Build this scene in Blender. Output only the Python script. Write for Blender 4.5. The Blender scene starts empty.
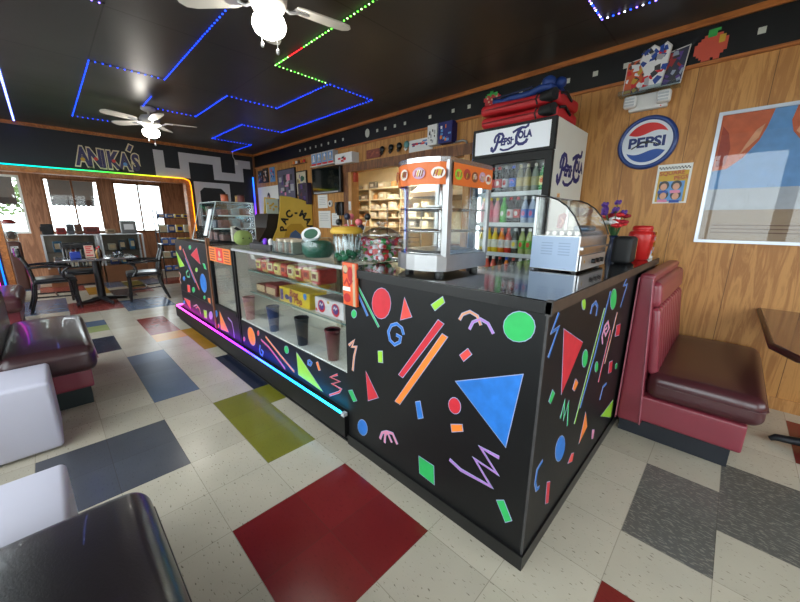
import bpy, bmesh, math, random
from mathutils import Matrix, Vector
random.seed(7)
SC=bpy.context.scene
COL=SC.collection
PI=math.pi
# ------------------------------------------------------------------ materials
def lin(c):
    return tuple((x/12.92 if x<=.04045 else ((x+.055)/1.055)**2.4) for x in (v/255 for v in c))+(1,)
MATS={}
def N(nt,t,**k):
    n=nt.nodes.new(t)
    for a,b in k.items(): setattr(n,a,b)
    return n
def mat(name,c,rough=.5,metal=0,noise=.06,nscale=6,bump=0,bscale=40,coat=0,spec=.5,emit=None,es=0,stretch=(1,1,1)):
    if name in MATS: return MATS[name]
    m=bpy.data.materials.new(name); m.use_nodes=True; nt=m.node_tree; b=nt.nodes['Principled BSDF']
    b.inputs['Roughness'].default_value=rough; b.inputs['Metallic'].default_value=metal
    b.inputs['Coat Weight'].default_value=coat; b.inputs['Specular IOR Level'].default_value=spec
    L=nt.links.new
    if noise or bump:
        tc=N(nt,'ShaderNodeTexCoord'); mp=N(nt,'ShaderNodeMapping'); mp.inputs['Scale'].default_value=stretch
        L(tc.outputs['Object'],mp.inputs['Vector'])
    if noise:
        n=N(nt,'ShaderNodeTexNoise'); n.inputs['Scale'].default_value=nscale; n.inputs['Detail'].default_value=4
        L(mp.outputs[0],n.inputs['Vector'])
        mx=N(nt,'ShaderNodeMix',data_type='RGBA')
        l=lin(c); mx.inputs[6].default_value=tuple(max(0,x*(1-noise*2)) for x in l[:3])+(1,); mx.inputs[7].default_value=tuple(min(1,x*(1+noise*2)) for x in l[:3])+(1,)
        L(n.outputs['Fac'],mx.inputs[0]); L(mx.outputs[2],b.inputs['Base Color'])
    else: b.inputs['Base Color'].default_value=lin(c)
    if bump:
        n2=N(nt,'ShaderNodeTexNoise'); n2.inputs['Scale'].default_value=bscale; L(mp.outputs[0],n2.inputs['Vector'])
        bp=N(nt,'ShaderNodeBump'); bp.inputs['Strength'].default_value=bump; bp.inputs['Distance'].default_value=.004
        L(n2.outputs['Fac'],bp.inputs['Height']); L(bp.outputs[0],b.inputs['Normal'])
    if emit:
        b.inputs['Emission Color'].default_value=lin(emit); b.inputs['Emission Strength'].default_value=es
    MATS[name]=m; return m
def glow(name,c,s):
    if name in MATS: return MATS[name]
    m=bpy.data.materials.new(name); m.use_nodes=True; nt=m.node_tree; nt.nodes.clear()
    e=N(nt,'ShaderNodeEmission'); e.inputs[0].default_value=lin(c); e.inputs[1].default_value=s
    o=N(nt,'ShaderNodeOutputMaterial'); nt.links.new(e.outputs[0],o.inputs[0]); MATS[name]=m; return m
def glow_ramp(name,axis,a,b,stops,s):
    m=bpy.data.materials.new(name); m.use_nodes=True; nt=m.node_tree; nt.nodes.clear(); L=nt.links.new
    g=N(nt,'ShaderNodeNewGeometry'); sp=N(nt,'ShaderNodeSeparateXYZ'); L(g.outputs['Position'],sp.inputs[0])
    mr=N(nt,'ShaderNodeMapRange'); mr.inputs[1].default_value=a; mr.inputs[2].default_value=b; L(sp.outputs[axis],mr.inputs[0])
    cr=N(nt,'ShaderNodeValToRGB'); el=cr.color_ramp.elements
    while len(el)<len(stops): el.new(.5)
    for e,(p,c) in zip(el,stops): e.position=p; e.color=lin(c)
    L(mr.outputs[0],cr.inputs[0]); e=N(nt,'ShaderNodeEmission'); e.inputs[1].default_value=s; L(cr.outputs[0],e.inputs[0])
    o=N(nt,'ShaderNodeOutputMaterial'); L(e.outputs[0],o.inputs[0]); MATS[name]=m; return m
def glass(name,tint=(252,254,253),refl=.012,rough=.02):
    if name in MATS: return MATS[name]
    m=bpy.data.materials.new(name); m.use_nodes=True; nt=m.node_tree; nt.nodes.clear(); L=nt.links.new
    t=N(nt,'ShaderNodeBsdfTransparent'); t.inputs[0].default_value=lin(tint)
    g=N(nt,'ShaderNodeBsdfGlossy'); g.inputs['Roughness'].default_value=rough
    lw=N(nt,'ShaderNodeLayerWeight'); lw.inputs[0].default_value=.22
    ma=N(nt,'ShaderNodeMath',operation='MULTIPLY_ADD'); ma.inputs[1].default_value=.36; ma.inputs[2].default_value=refl
    L(lw.outputs['Fresnel'],ma.inputs[0])
    mx=N(nt,'ShaderNodeMixShader'); L(ma.outputs[0],mx.inputs[0]); L(t.outputs[0],mx.inputs[1]); L(g.outputs[0],mx.inputs[2])
    o=N(nt,'ShaderNodeOutputMaterial'); L(mx.outputs[0],o.inputs[0]); MATS[name]=m; return m
def wood(name,c1,c2,rough=.45,axis='Z',scale=1.0,groove=None,coat=0):
    """plywood: stretched distorted noise for the grain, optional vertical grooves every `groove` metres along X"""
    if name in MATS: return MATS[name]
    m=bpy.data.materials.new(name); m.use_nodes=True; nt=m.node_tree; b=nt.nodes['Principled BSDF']; L=nt.links.new
    b.inputs['Roughness'].default_value=rough; b.inputs['Coat Weight'].default_value=coat
    g=N(nt,'ShaderNodeNewGeometry')
    st={'Z':(9,9,1.0),'X':(1.0,9,9),'Y':(9,1.0,9)}[axis]
    mp=N(nt,'ShaderNodeMapping'); mp.inputs['Scale'].default_value=tuple(x*scale for x in st); L(g.outputs['Position'],mp.inputs['Vector'])
    n=N(nt,'ShaderNodeTexNoise'); n.inputs['Scale'].default_value=1.6; n.inputs['Detail'].default_value=7; n.inputs['Roughness'].default_value=.62; n.inputs['Distortion'].default_value=1.3
    L(mp.outputs[0],n.inputs['Vector'])
    n3=N(nt,'ShaderNodeTexNoise'); n3.inputs['Scale'].default_value=1.3; n3.inputs['Detail'].default_value=2; L(g.outputs['Position'],n3.inputs['Vector'])
    w=N(nt,'ShaderNodeMath',operation='MULTIPLY_ADD'); w.inputs[1].default_value=7.0; L(n.outputs['Fac'],w.inputs[0]); L(n3.outputs['Fac'],w.inputs[2])
    si=N(nt,'ShaderNodeMath',operation='SINE'); 
    w2=N(nt,'ShaderNodeMath',operation='MULTIPLY'); w2.inputs[1].default_value=3.2; L(w.outputs[0],w2.inputs[0]); L(w2.outputs[0],si.inputs[0])
    mr=N(nt,'ShaderNodeMapRange'); mr.inputs[1].default_value=-1.3; mr.inputs[2].default_value=1.3; L(si.outputs[0],mr.inputs[0])
    ad=N(nt,'ShaderNodeMix',data_type='FLOAT'); ad.inputs[0].default_value=.55; L(mr.outputs[0],ad.inputs[2]); L(n.outputs['Fac'],ad.inputs[3])
    cr=N(nt,'ShaderNodeValToRGB'); el=cr.color_ramp.elements; el[0].position=.25; el[0].color=lin(c1); el[1].position=.75; el[1].color=lin(c2)
    L(ad.outputs[0],cr.inputs[0]); out=cr.outputs[0]
    if groove:
        sp=N(nt,'ShaderNodeSeparateXYZ'); L(g.outputs['Position'],sp.inputs[0])
        f=N(nt,'ShaderNodeMath',operation='WRAP'); f.inputs[1].default_value=groove; f.inputs[2].default_value=0; L(sp.outputs['X'],f.inputs[0])
        lt=N(nt,'ShaderNodeMath',operation='LESS_THAN'); lt.inputs[1].default_value=.004; L(f.outputs[0],lt.inputs[0])
        mx=N(nt,'ShaderNodeMix',data_type='RGBA'); mx.inputs[7].default_value=lin(tuple(x*.62 for x in c1)); L(lt.outputs[0],mx.inputs[0]); L(out,mx.inputs[6]); out=mx.outputs[2]
    L(out,b.inputs['Base Color']); MATS[name]=m; return m
def tile(name,c,speck,amount=.5,dens=.66):
    """vinyl tile: speckled, each tile with its own tint, thin dark seam on the 305 mm grid"""
    m=bpy.data.materials.new(name); m.use_nodes=True; nt=m.node_tree; b=nt.nodes['Principled BSDF']; L=nt.links.new
    b.inputs['Roughness'].default_value=.3; b.inputs['Specular IOR Level'].default_value=.45
    g=N(nt,'ShaderNodeNewGeometry'); 
    of=N(nt,'ShaderNodeVectorMath',operation='ADD'); of.inputs[1].default_value=(-.152+30.5,.366+30.5,0); L(g.outputs['Position'],of.inputs[0])
    dv=N(nt,'ShaderNodeVectorMath',operation='DIVIDE'); dv.inputs[1].default_value=(.305,.305,1); L(of.outputs[0],dv.inputs[0])
    fl=N(nt,'ShaderNodeVectorMath',operation='FLOOR'); L(dv.outputs[0],fl.inputs[0])
    fr=N(nt,'ShaderNodeVectorMath',operation='FRACTION'); L(dv.outputs[0],fr.inputs[0])
    wn=N(nt,'ShaderNodeTexWhiteNoise',noise_dimensions='2D'); L(fl.outputs[0],wn.inputs['Vector'])
    tint=N(nt,'ShaderNodeMapRange'); tint.inputs[3].default_value=.9; tint.inputs[4].default_value=1.06; L(wn.outputs['Value'],tint.inputs[0])
    mp=N(nt,'ShaderNodeMapping'); mp.inputs['Scale'].default_value=(42,120,1); mp.inputs['Rotation'].default_value=(0,0,.5); L(g.outputs['Position'],mp.inputs['Vector'])
    n=N(nt,'ShaderNodeTexNoise'); n.inputs['Scale'].default_value=1.0; n.inputs['Detail'].default_value=3; L(mp.outputs[0],n.inputs['Vector'])
    cr=N(nt,'ShaderNodeMapRange'); cr.inputs[1].default_value=dens; cr.inputs[2].default_value=dens+.06; cr.inputs[4].default_value=amount; L(n.outputs['Fac'],cr.inputs[0])
    n2=N(nt,'ShaderNodeTexNoise'); n2.inputs['Scale'].default_value=5; n2.inputs['Detail'].default_value=6; L(g.outputs['Position'],n2.inputs['Vector'])
    m2=N(nt,'ShaderNodeMapRange'); m2.inputs[3].default_value=.88; m2.inputs[4].default_value=1.1; L(n2.outputs['Fac'],m2.inputs[0])
    mu=N(nt,'ShaderNodeMath',operation='MULTIPLY'); L(tint.outputs[0],mu.inputs[0]); L(m2.outputs[0],mu.inputs[1])
    base=N(nt,'ShaderNodeVectorMath',operation='SCALE'); base.inputs[0].default_value=lin(c)[:3]; L(mu.outputs[0],base.inputs['Scale'])
    mx=N(nt,'ShaderNodeMix',data_type='RGBA'); mx.inputs[7].default_value=lin(speck); L(cr.outputs[0],mx.inputs[0]); L(base.outputs[0],mx.inputs[6])
    sp=N(nt,'ShaderNodeSeparateXYZ'); L(fr.outputs[0],sp.inputs[0])
    a=N(nt,'ShaderNodeMath',operation='LESS_THAN'); a.inputs[1].default_value=.009; L(sp.outputs[0],a.inputs[0])
    c2=N(nt,'ShaderNodeMath',operation='LESS_THAN'); c2.inputs[1].default_value=.009; L(sp.outputs[1],c2.inputs[0])
    mxm=N(nt,'ShaderNodeMath',operation='MAXIMUM'); L(a.outputs[0],mxm.inputs[0]); L(c2.outputs[0],mxm.inputs[1])
    hf=N(nt,'ShaderNodeMath',operation='MULTIPLY'); hf.inputs[1].default_value=.4; L(mxm.outputs[0],hf.inputs[0])
    m3=N(nt,'ShaderNodeMix',data_type='RGBA'); m3.inputs[7].default_value=lin((60,55,45)); L(hf.outputs[0],m3.inputs[0]); L(mx.outputs[2],m3.inputs[6])
    L(m3.outputs[2],b.inputs['Base Color'])
    rr=N(nt,'ShaderNodeMapRange'); rr.inputs[3].default_value=.12; rr.inputs[4].default_value=.32; L(n2.outputs['Fac'],rr.inputs[0]); L(rr.outputs[0],b.inputs['Roughness'])
    MATS[name]=m; return m
# ------------------------------------------------------------------ frames: (u right, v up, d out of the surface) -> world
def frame(o,ux,uy,un):
    o=Vector(o);ux=Vector(ux);uy=Vector(uy);un=Vector(un)
    return lambda u,v,d=0: o+ux*u+uy*v+un*d
def F_front(y,x0=0,z0=0): return frame((x0,y,z0),(-1,0,0),(0,0,1),(0,1,0))     # faces +Y, seen from the room
def F_side(x,y0=0,z0=0): return frame((x,y0,z0),(0,-1,0),(0,0,1),(-1,0,0))     # faces -X
def F_up(z,x0=0,y0=0): return frame((x0,y0,z),(1,0,0),(0,1,0),(0,0,1))
# ------------------------------------------------------------------ mesh builder
TEXT={}
def text_geo(s,size,off,align='CENTER',shear=0):
    k=(s,size,off,align,shear)
    if k not in TEXT:
        cu=bpy.data.curves.new('text','FONT'); cu.body=s; cu.size=size; cu.offset=off; cu.align_x=align; cu.align_y='CENTER'; cu.shear=shear; cu.resolution_u=3
        o=bpy.data.objects.new('text',cu); COL.objects.link(o); dg=bpy.context.evaluated_depsgraph_get(); dg.update()
        me=bpy.data.meshes.new_from_object(o.evaluated_get(dg))
        TEXT[k]=([v.co.copy() for v in me.vertices],[list(p.vertices) for p in me.polygons])
        bpy.data.objects.remove(o); bpy.data.curves.remove(cu); bpy.data.meshes.remove(me)
    return TEXT[k]
class MB:
    def __init__(s): s.v=[];s.f=[];s.m=[];s.s=[]
    def add(s,vs,fs,m=0,sm=False):
        n=len(s.v); s.v+=[Vector(p) for p in vs]; s.f+=[[i+n for i in f] for f in fs]; s.m+=[m]*len(fs); s.s+=[sm]*len(fs); return s
    def box(s,x0,x1,y0,y1,z0,z1,m=0):
        if x0>x1:x0,x1=x1,x0
        if y0>y1:y0,y1=y1,y0
        if z0>z1:z0,z1=z1,z0
        return s.add([(x0,y0,z0),(x1,y0,z0),(x1,y1,z0),(x0,y1,z0),(x0,y0,z1),(x1,y0,z1),(x1,y1,z1),(x0,y1,z1)],
            [[3,2,1,0],[4,5,6,7],[0,1,5,4],[1,2,6,5],[2,3,7,6],[3,0,4,7]],m)
    def fbox(s,F,u0,u1,v0,v1,d0,d1,m=0):
        p=[F(u,v,d) for d in (d0,d1) for u,v in ((u0,v0),(u1,v0),(u1,v1),(u0,v1))]
        return s.add(p,[[3,2,1,0],[4,5,6,7],[0,1,5,4],[1,2,6,5],[2,3,7,6],[3,0,4,7]],m)
    def rbox(s,x0,x1,y0,y1,z0,z1,r=.02,seg=3,m=0,bulge=0,div=6,fn=None):
        c=Vector(((x0+x1)/2,(y0+y1)/2,(z0+z1)/2)); h=[abs(x1-x0)/2,abs(y1-y0)/2,abs(z1-z0)/2]; r=min(r,min(h)*.99)
        P=[]
        for k in range(3):
            e=[h[k]-r+r*math.tan(PI/4*i/seg) for i in range(seg+1)]
            mid=[-(h[k]-r)+2*(h[k]-r)*i/div for i in range(1,div)]
            P.append([-x for x in reversed(e)]+mid+e)
        idx={}; vs=[]; fs=[]
        def vert(p):
            k=tuple(round(x,6) for x in p)
            if k not in idx:
                inn=[max(-(h[i]-r),min(h[i]-r,p[i])) for i in range(3)]
                d=Vector([p[i]-inn[i] for i in range(3)])
                if d.length>1e-9: d=d.normalized()*r
                q=Vector(inn)+d
                if bulge:
                    a=max(0,1-(q.x/h[0])**2)*max(0,1-(q.y/h[1])**2)
                    q.z+=bulge*math.sqrt(a)*(1 if q.z>0 else 0)
                q=q+c
                if fn: q=fn(q)
                idx[k]=len(vs); vs.append(q)
            return idx[k]
        for ax in range(3):
            b_,c_=(ax+1)%3,(ax+2)%3
            for sg in (-1,1):
                for i in range(len(P[b_])-1):
                    for j in range(len(P[c_])-1):
                        q=[]
                        for (a,b) in ((i,j),(i+1,j),(i+1,j+1),(i,j+1)):
                            p=[0,0,0]; p[ax]=sg*h[ax]; p[b_]=P[b_][a]; p[c_]=P[c_][b]; q.append(vert(p))
                        if sg<0: q.reverse()
                        fs.append(q)
        return s.add(vs,fs,m,True)
    def tube(s,pts,r,n=8,m=0,closed=False,caps=True):
        pts=[Vector(p) for p in pts]; rs=r if isinstance(r,(list,tuple)) else [r]*len(pts)
        vs=[];fs=[];K=len(pts); prev=None
        for i,p in enumerate(pts):
            a=pts[i-1] if (i or closed) else p; b=pts[(i+1)%K] if (i<K-1 or closed) else p
            t=(b-a); t=t.normalized() if t.length>1e-9 else Vector((0,0,1))
            if prev is None: u=t.orthogonal().normalized()
            else:
                u=prev-t*prev.dot(t)
                u=u.normalized() if u.length>1e-6 else t.orthogonal().normalized()
            prev=u; w=t.cross(u)
            vs+=[p+(u*math.cos(2*PI*k/n)+w*math.sin(2*PI*k/n))*rs[i] for k in range(n)]
        for i in range(K if closed else K-1):
            j=(i+1)%K
            fs+=[[i*n+k,i*n+(k+1)%n,j*n+(k+1)%n,j*n+k] for k in range(n)]
        s.add(vs,fs,m,True)
        if caps and not closed: s.add(vs[:n],[list(range(n))[::-1]],m); s.add(vs[-n:],[list(range(n))],m)
        return s
    def cyl(s,p0,p1,r0,r1=None,n=16,m=0): return s.tube([p0,p1],[r0,r0 if r1 is None else r1],n,m)
    def lathe(s,c,prof,n=16,m=0,sq=0):
        vs=[];fs=[]; c=Vector(c)
        for r,z in prof:
            for k in range(n):
                a=2*PI*k/n+(PI/n if sq else 0); vs.append(c+Vector((r*math.cos(a),r*math.sin(a),z)))
        for i in range(len(prof)-1): fs+=[[i*n+k,i*n+(k+1)%n,(i+1)*n+(k+1)%n,(i+1)*n+k] for k in range(n)]
        s.add(vs,fs,m,n>6)
        if prof[0][0]>1e-4: s.add(vs[:n],[list(range(n))[::-1]],m)
        if prof[-1][0]>1e-4: s.add(vs[-n:],[list(range(n))],m)
        return s
    def ball(s,c,r,sx=1,sy=1,sz=1,n=12,m=0):
        pr=[(max(1e-5,r*math.sin(PI*i/(n//2+2))),-r*math.cos(PI*i/(n//2+2))) for i in range(n//2+3)]
        k=len(s.v); s.lathe((0,0,0),pr,n,m)
        for i in range(k,len(s.v)): q=s.v[i]; s.v[i]=Vector(c)+Vector((q.x*sx,q.y*sy,q.z*sz))
        return s
    def prism(s,F,pts,d0,d1,m=0,side=None):
        n=len(pts); vs=[F(u,v,d0) for u,v in pts]+[F(u,v,d1) for u,v in pts]
        s.add(vs,[list(range(n))[::-1],list(range(n,2*n))],m)
        return s.add(vs,[[i,(i+1)%n,n+(i+1)%n,n+i] for i in range(n)],m if side is None else side)
    def stroke(s,F,pts,w,d0,d1,m=0):
        K=len(pts); P=[Vector(p) for p in pts]; l=[];r=[]
        for i in range(K):
            a=P[max(0,i-1)]; b=P[min(K-1,i+1)]
            if i in (0,K-1): t=(b-a).normalized(); nn=Vector((-t.y,t.x)); sc=1
            else:
                t1=(P[i]-a).normalized(); t2=(b-P[i]).normalized(); n1=Vector((-t1.y,t1.x)); n2=Vector((-t2.y,t2.x)); nn=n1+n2
                nn=nn.normalized() if nn.length>.2 else n1
                sc=min(1.6,1/max(.3,nn.dot(n1)))
            l.append(P[i]+nn*w/2*sc); r.append(P[i]-nn*w/2*sc)
        for i in range(K-1):
            q=[r[i],r[i+1],l[i+1],l[i]]
            vs=[F(p.x,p.y,d1) for p in q]+[F(p.x,p.y,d0) for p in q]
            s.add(vs,[[0,1,2,3],[0,4,5,1],[1,5,6,2],[2,6,7,3],[3,7,4,0]],m)
        return s
    def text(s,t,F,u,v,size,d=.002,m=0,off=0,align='CENTER',shear=0,sx=1,rot=0):
        vs,fs=text_geo(t,size,off,align,shear); ca,sa=math.cos(rot),math.sin(rot)
        return s.add([F(u+p.x*sx*ca-p.y*sa,v+p.x*sx*sa+p.y*ca,d) for p in vs],fs,m)
    def disc(s,F,u,v,r,d=.002,m=0,n=20,ry=None):
        return s.add([F(u+r*math.cos(2*PI*k/n),v+(ry or r)*math.sin(2*PI*k/n),d) for k in range(n)],[list(range(n))],m)
    def quad(s,F,u0,u1,v0,v1,d=.002,m=0): return s.add([F(u0,v0,d),F(u1,v0,d),F(u1,v1,d),F(u0,v1,d)],[[0,1,2,3]],m)
    def build(s,name,mats,parent=None,local=False):
        if not isinstance(mats,(list,tuple)): mats=[mats]
        me=bpy.data.meshes.new(name)
        if parent is not None: off=Vector((0,0,0)) if local else world_loc(parent)
        elif local: off=Vector((0,0,0))
        else:
            xs=[p.x for p in s.v]; ys=[p.y for p in s.v]; off=Vector(((min(xs)+max(xs))/2,(min(ys)+max(ys))/2,min(p.z for p in s.v)))
        me.from_pydata([tuple(p-off) for p in s.v],[],s.f)
        for i,p in enumerate(me.polygons): p.material_index=s.m[i]; p.use_smooth=s.s[i]
        for x in mats: me.materials.append(x)
        me.update()
        o=bpy.data.objects.new(name,me); COL.objects.link(o)
        if parent is not None: o.parent=parent
        elif not local: o.location=off
        return o
def world_loc(o):
    l=Vector((0,0,0))
    while o is not None: l=l+o.location; o=o.parent
    return l
def tag(o,label,cat,group=None):
    o['label']=label; o['category']=cat
    if group: o['group']=group
    return o
def struct(o): o['kind']='structure'; return o
def thing(name,label,cat,loc,rz=0,group=None):
    o=bpy.data.objects.new(name,None); COL.objects.link(o); o.location=loc; o.rotation_euler=(0,0,rz); o.empty_display_size=.1
    return tag(o,label,cat,group)
def kids(o): return [c for c in bpy.data.objects if c.parent==o]
def copy_tree(o,parent=None):
    c=o.copy(); COL.objects.link(c)
    if parent is not None: c.parent=parent
    for k in kids(o): copy_tree(k,c)
    return c
ORD=['first','second','third','fourth','fifth','sixth','seventh','eighth','ninth','tenth','eleventh','twelfth']
# ------------------------------------------------------------------ palette
black=mat('black paint',(13,13,14),.48,noise=.1,bump=.06,spec=.35)
gloss=mat('black gloss laminate',(16,16,17),.12,noise=.1,coat=.3)
blackp=mat('black plastic',(18,18,19),.35,noise=.05)
steel=mat('brushed steel',(190,190,192),.25,1,noise=.08,stretch=(1,1,30))
alu=mat('aluminium',(205,207,210),.35,.9,noise=.03)
white=mat('white plastic',(228,228,226),.4,noise=.02)
cream=mat('cream paint',(232,222,196),.6,noise=.04)
paper=mat('paper',(232,232,228),.7,noise=.02)
grey=mat('grey paint',(176,176,180),.6,noise=.03)
dkgrey=mat('dark grey',(58,58,62),.6,noise=.05)
woodw=wood('plywood panelling',(168,112,56),(204,148,82),.5,'Z',1.0,.405)
trimw=wood('stained trim',(150,86,38),(192,118,58),.4,'X',1.2)
trimd=wood('dark wood',(94,56,32),(138,88,50),.45,'Z',1.4)
trimy=wood('pine frame',(176,122,66),(206,152,92),.45,'Z',1.3)
burg=mat('burgundy vinyl',(136,54,66),.34,noise=.06,bump=.12,bscale=220,coat=.15)
brownv=mat('dark brown vinyl',(76,38,42),.3,noise=.08,bump=.12,bscale=220,coat=.2)
darkv=mat('near black vinyl',(34,28,30),.3,noise=.1,bump=.1,bscale=180,coat=.2)
gl=glass('clear glass'); gl2=glass('acrylic',(236,244,246),.09,.08)
def pc(n,c,**k): return mat('paint '+n,c,.5,noise=k.pop('noise',.1),nscale=18,**k)
RED=pc('red',(200,40,52)); CORAL=pc('coral',(222,72,62)); ORANGE=pc('orange',(236,128,44)); LIME=pc('lime',(150,205,52)); GREEN=pc('green',(44,180,92)); BLUE=pc('blue',(36,112,196),noise=.2)
TAN=pc('tan',(216,150,110)); VIOLET=pc('violet',(176,120,196)); PINK=pc('pink',(226,140,170)); MAG=pc('magenta',(214,52,110)); OUTL=pc('pale outline',(158,168,206))
NAVY=pc('navy',(26,34,110),noise=.02); PBLUE=pc('royal blue',(32,74,160),noise=.03); PRED=pc('bright red',(214,38,44),noise=.03); YEL=pc('yellow',(226,186,66),noise=.04); BROWN=pc('brown',(96,62,40)); WHITE=pc('white',(236,236,236),noise=.01); SKIN=pc('skin',(214,160,132)); TEAL=pc('teal',(40,150,160)); DGREEN=pc('deep green',(24,86,60)); MUST=pc('mustard',(206,164,52),noise=.05); SKYB=pc('sky blue',(96,150,206)); SAND=pc('sand',(190,164,130)); PURP=pc('purple',(86,60,130))
WORLD=5.5; EXPO=.38
# ================================================================== SETTING
CEIL=2.765; WY=-3.58; WX=8.15; LY=.95; RX=-2.4; FX=11.0
cells={}
def put(k,ii,jj):
    for i in ii:
        for j in jj: cells[(i,j)]=k
put('red',(2,3),(0,1)); put('green',(5,6,7),(1,)); put('green',(7,),(2,)); put('navy',(8,9,10),(2,)); put('gold',(12,13,14),(2,))
put('brick',(15,16,17),(1,)); put('peach',(14,),(1,)); put('slate',(9,10,11,12),(0,)); put('slate2',(6,7),(-2,-1)); put('navy',(14,15),(-1,))
put('sage',(17,),(-1,)); put('slate',(18,),(-1,)); put('brick',(21,22,23),(-1,0)); put('grey',(-1,),(4,5)); put('grey',(-2,-3),(5,6)); put('brick2',(-1,-2),(2,)); put('brick2',(-3,),(9,8))
put('slate',(22,23,24,25),(-2,-3)); put('gold',(26,27,28),(0,)); put('slate',(20,21,22),(2,1)); put('brick',(25,26),(2,)); put('slate2',(24,25,26),(1,)); put('green',(27,28,29),(2,)); put('brick',(28,29,30),(-2,-1)); put('slate',(28,29,30),(1,3)); put('brick',(27,28,29),(4,5)); put('slate',(30,31,32),(-3,0))
put('brick2',(-6,-5),(1,2)); put('slate2',(3,4),(-4,-3)); put('green',(-5,-4),(-2,)); 
T=[('beige',(190,181,162),(84,76,62),.75,.64),('red',(122,32,34),(92,22,24),.4,.6),('green',(118,116,36),(92,90,30),.4,.6),('navy',(34,40,58),(60,66,84),.3,.62),('gold',(176,128,44),(140,96,30),.4,.6),('brick',(140,62,56),(110,44,40),.4,.6),('peach',(204,160,98),(180,130,70),.4,.6),('slate',(88,104,128),(70,84,106),.4,.6),('slate2',(80,82,88),(66,68,74),.4,.6),('sage',(150,160,104),(120,130,84),.4,.6),('grey',(98,96,90),(146,140,128),.55,.54),('brick2',(118,42,38),(90,28,26),.4,.6)]
tm=[tile('floor tile '+a,b,c,d,e) for a,b,c,d,e in T]; ti={t[0]:i for i,t in enumerate(T)}
b=MB()
for i in range(-9,37):
    for j in range(-9,13):
        x0=.152+.305*i; y1=-.366-.305*j
        x1=x0+.305; y0=y1-.305
        y0=max(y0,-3.7); y1=min(y1,2.2); 
        b.add([(x0,y0,0),(x1,y0,0),(x1,y1,0),(x0,y1,0)],[[0,1,2,3]],ti[cells.get((i,j),'beige')])
struct(b.build('floor',tm))
# ceiling: black boards with seams
def ceil_mat():
    m=bpy.data.materials.new('black ceiling board'); m.use_nodes=True; nt=m.node_tree; bs=nt.nodes['Principled BSDF']; L=nt.links.new
    g=N(nt,'ShaderNodeNewGeometry'); sp=N(nt,'ShaderNodeSeparateXYZ'); L(g.outputs['Position'],sp.inputs[0])
    def ln(o,per,off,wd):
        a=N(nt,'ShaderNodeMath',operation='ADD'); a.inputs[1].default_value=off; L(o,a.inputs[0])
        f=N(nt,'ShaderNodeMath',operation='WRAP'); f.inputs[1].default_value=per; f.inputs[2].default_value=0; L(a.outputs[0],f.inputs[0])
        l=N(nt,'ShaderNodeMath',operation='LESS_THAN'); l.inputs[1].default_value=wd; L(f.outputs[0],l.inputs[0]); return l
    a=ln(sp.outputs['X'],1.215,-3.39+12.15,.012); c=ln(sp.outputs['Y'],1.23,.53+12.3,.01)
    mm=N(nt,'ShaderNodeMath',operation='MAXIMUM'); L(a.outputs[0],mm.inputs[0]); L(c.outputs[0],mm.inputs[1])
    n=N(nt,'ShaderNodeTexNoise'); n.inputs['Scale'].default_value=1.2; n.inputs['Detail'].default_value=5; L(g.outputs['Position'],n.inputs['Vector'])
    r=N(nt,'ShaderNodeValToRGB'); r.color_ramp.elements[0].color=lin((46,46,46)); r.color_ramp.elements[1].color=lin((60,60,59)); L(n.outputs['Fac'],r.inputs[0])
    mx=N(nt,'ShaderNodeMix',data_type='RGBA'); mx.inputs[7].default_value=lin((12,12,12)); L(mm.outputs[0],mx.inputs[0]); L(r.outputs[0],mx.inputs[6]); L(mx.outputs[2],bs.inputs['Base Color'])
    rr=N(nt,'ShaderNodeMapRange'); rr.inputs[3].default_value=.28; rr.inputs[4].default_value=.5; L(n.outputs['Fac'],rr.inputs[0]); L(rr.outputs[0],bs.inputs['Roughness'])
    return m
struct(MB().box(RX-.1,WX+.1,WY-.1,LY+.1,CEIL,CEIL+.1).build('ceiling',ceil_mat()))
# right wall: plywood with the kitchen hatch
KX0,KX1,KZ0,KZ1=2.42,4.58,.95,2.09
b=MB()
b.box(RX,KX0,WY-.1,WY,0,CEIL); b.box(KX1,WX,WY-.1,WY,0,CEIL); b.box(KX0,KX1,WY-.1,WY,0,KZ0); b.box(KX0,KX1,WY-.1,WY,KZ1,CEIL)
struct(b.build('wall_right',woodw))
# back wall: black, with the wide opening to the front room
OY0,OY1,OZ=-2.13,.47,2.04
b=MB(); b.box(WX,WX+.15,WY-.1,OY0,0,CEIL); b.box(WX,WX+.15,OY1,LY+.1,0,CEIL); b.box(WX,WX+.15,OY0,OY1,OZ,CEIL)
struct(b.build('wall_back',mat('black wall paint',(26,28,31),.55,noise=.12,bump=.08)))
# left wall with big windows, rear wall
wl=mat('warm white wall',(212,204,190),.7,noise=.04)
LW=[(-2.1,-.5),(-.4,1.2),(1.3,2.9),(3.0,4.6),(4.7,6.3),(6.4,8.0)]; SZ0,SZ1=.4,2.5
b=MB(); b.box(RX,WX,LY,LY+.1,0,SZ0); b.box(RX,WX,LY,LY+.1,SZ1,CEIL)
xs=[RX]+[x for w in LW for x in w]+[WX]
for i in range(0,len(xs),2): b.box(xs[i],xs[i+1],LY,LY+.1,SZ0,SZ1)
struct(b.build('wall_left',wl)); RW=[(-3.3,-1.9),(-1.75,-.35)]
b=MB(); b.box(RX-.1,RX,WY-.1,LY+.1,0,.6); b.box(RX-.1,RX,WY-.1,LY+.1,2.5,CEIL)
for y0,y1 in ((WY-.1,-3.3),(-1.9,-1.75),(-.35,LY+.1)): b.box(RX-.1,RX,y0,y1,.6,2.5)
struct(b.build('wall_rear',woodw))
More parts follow.
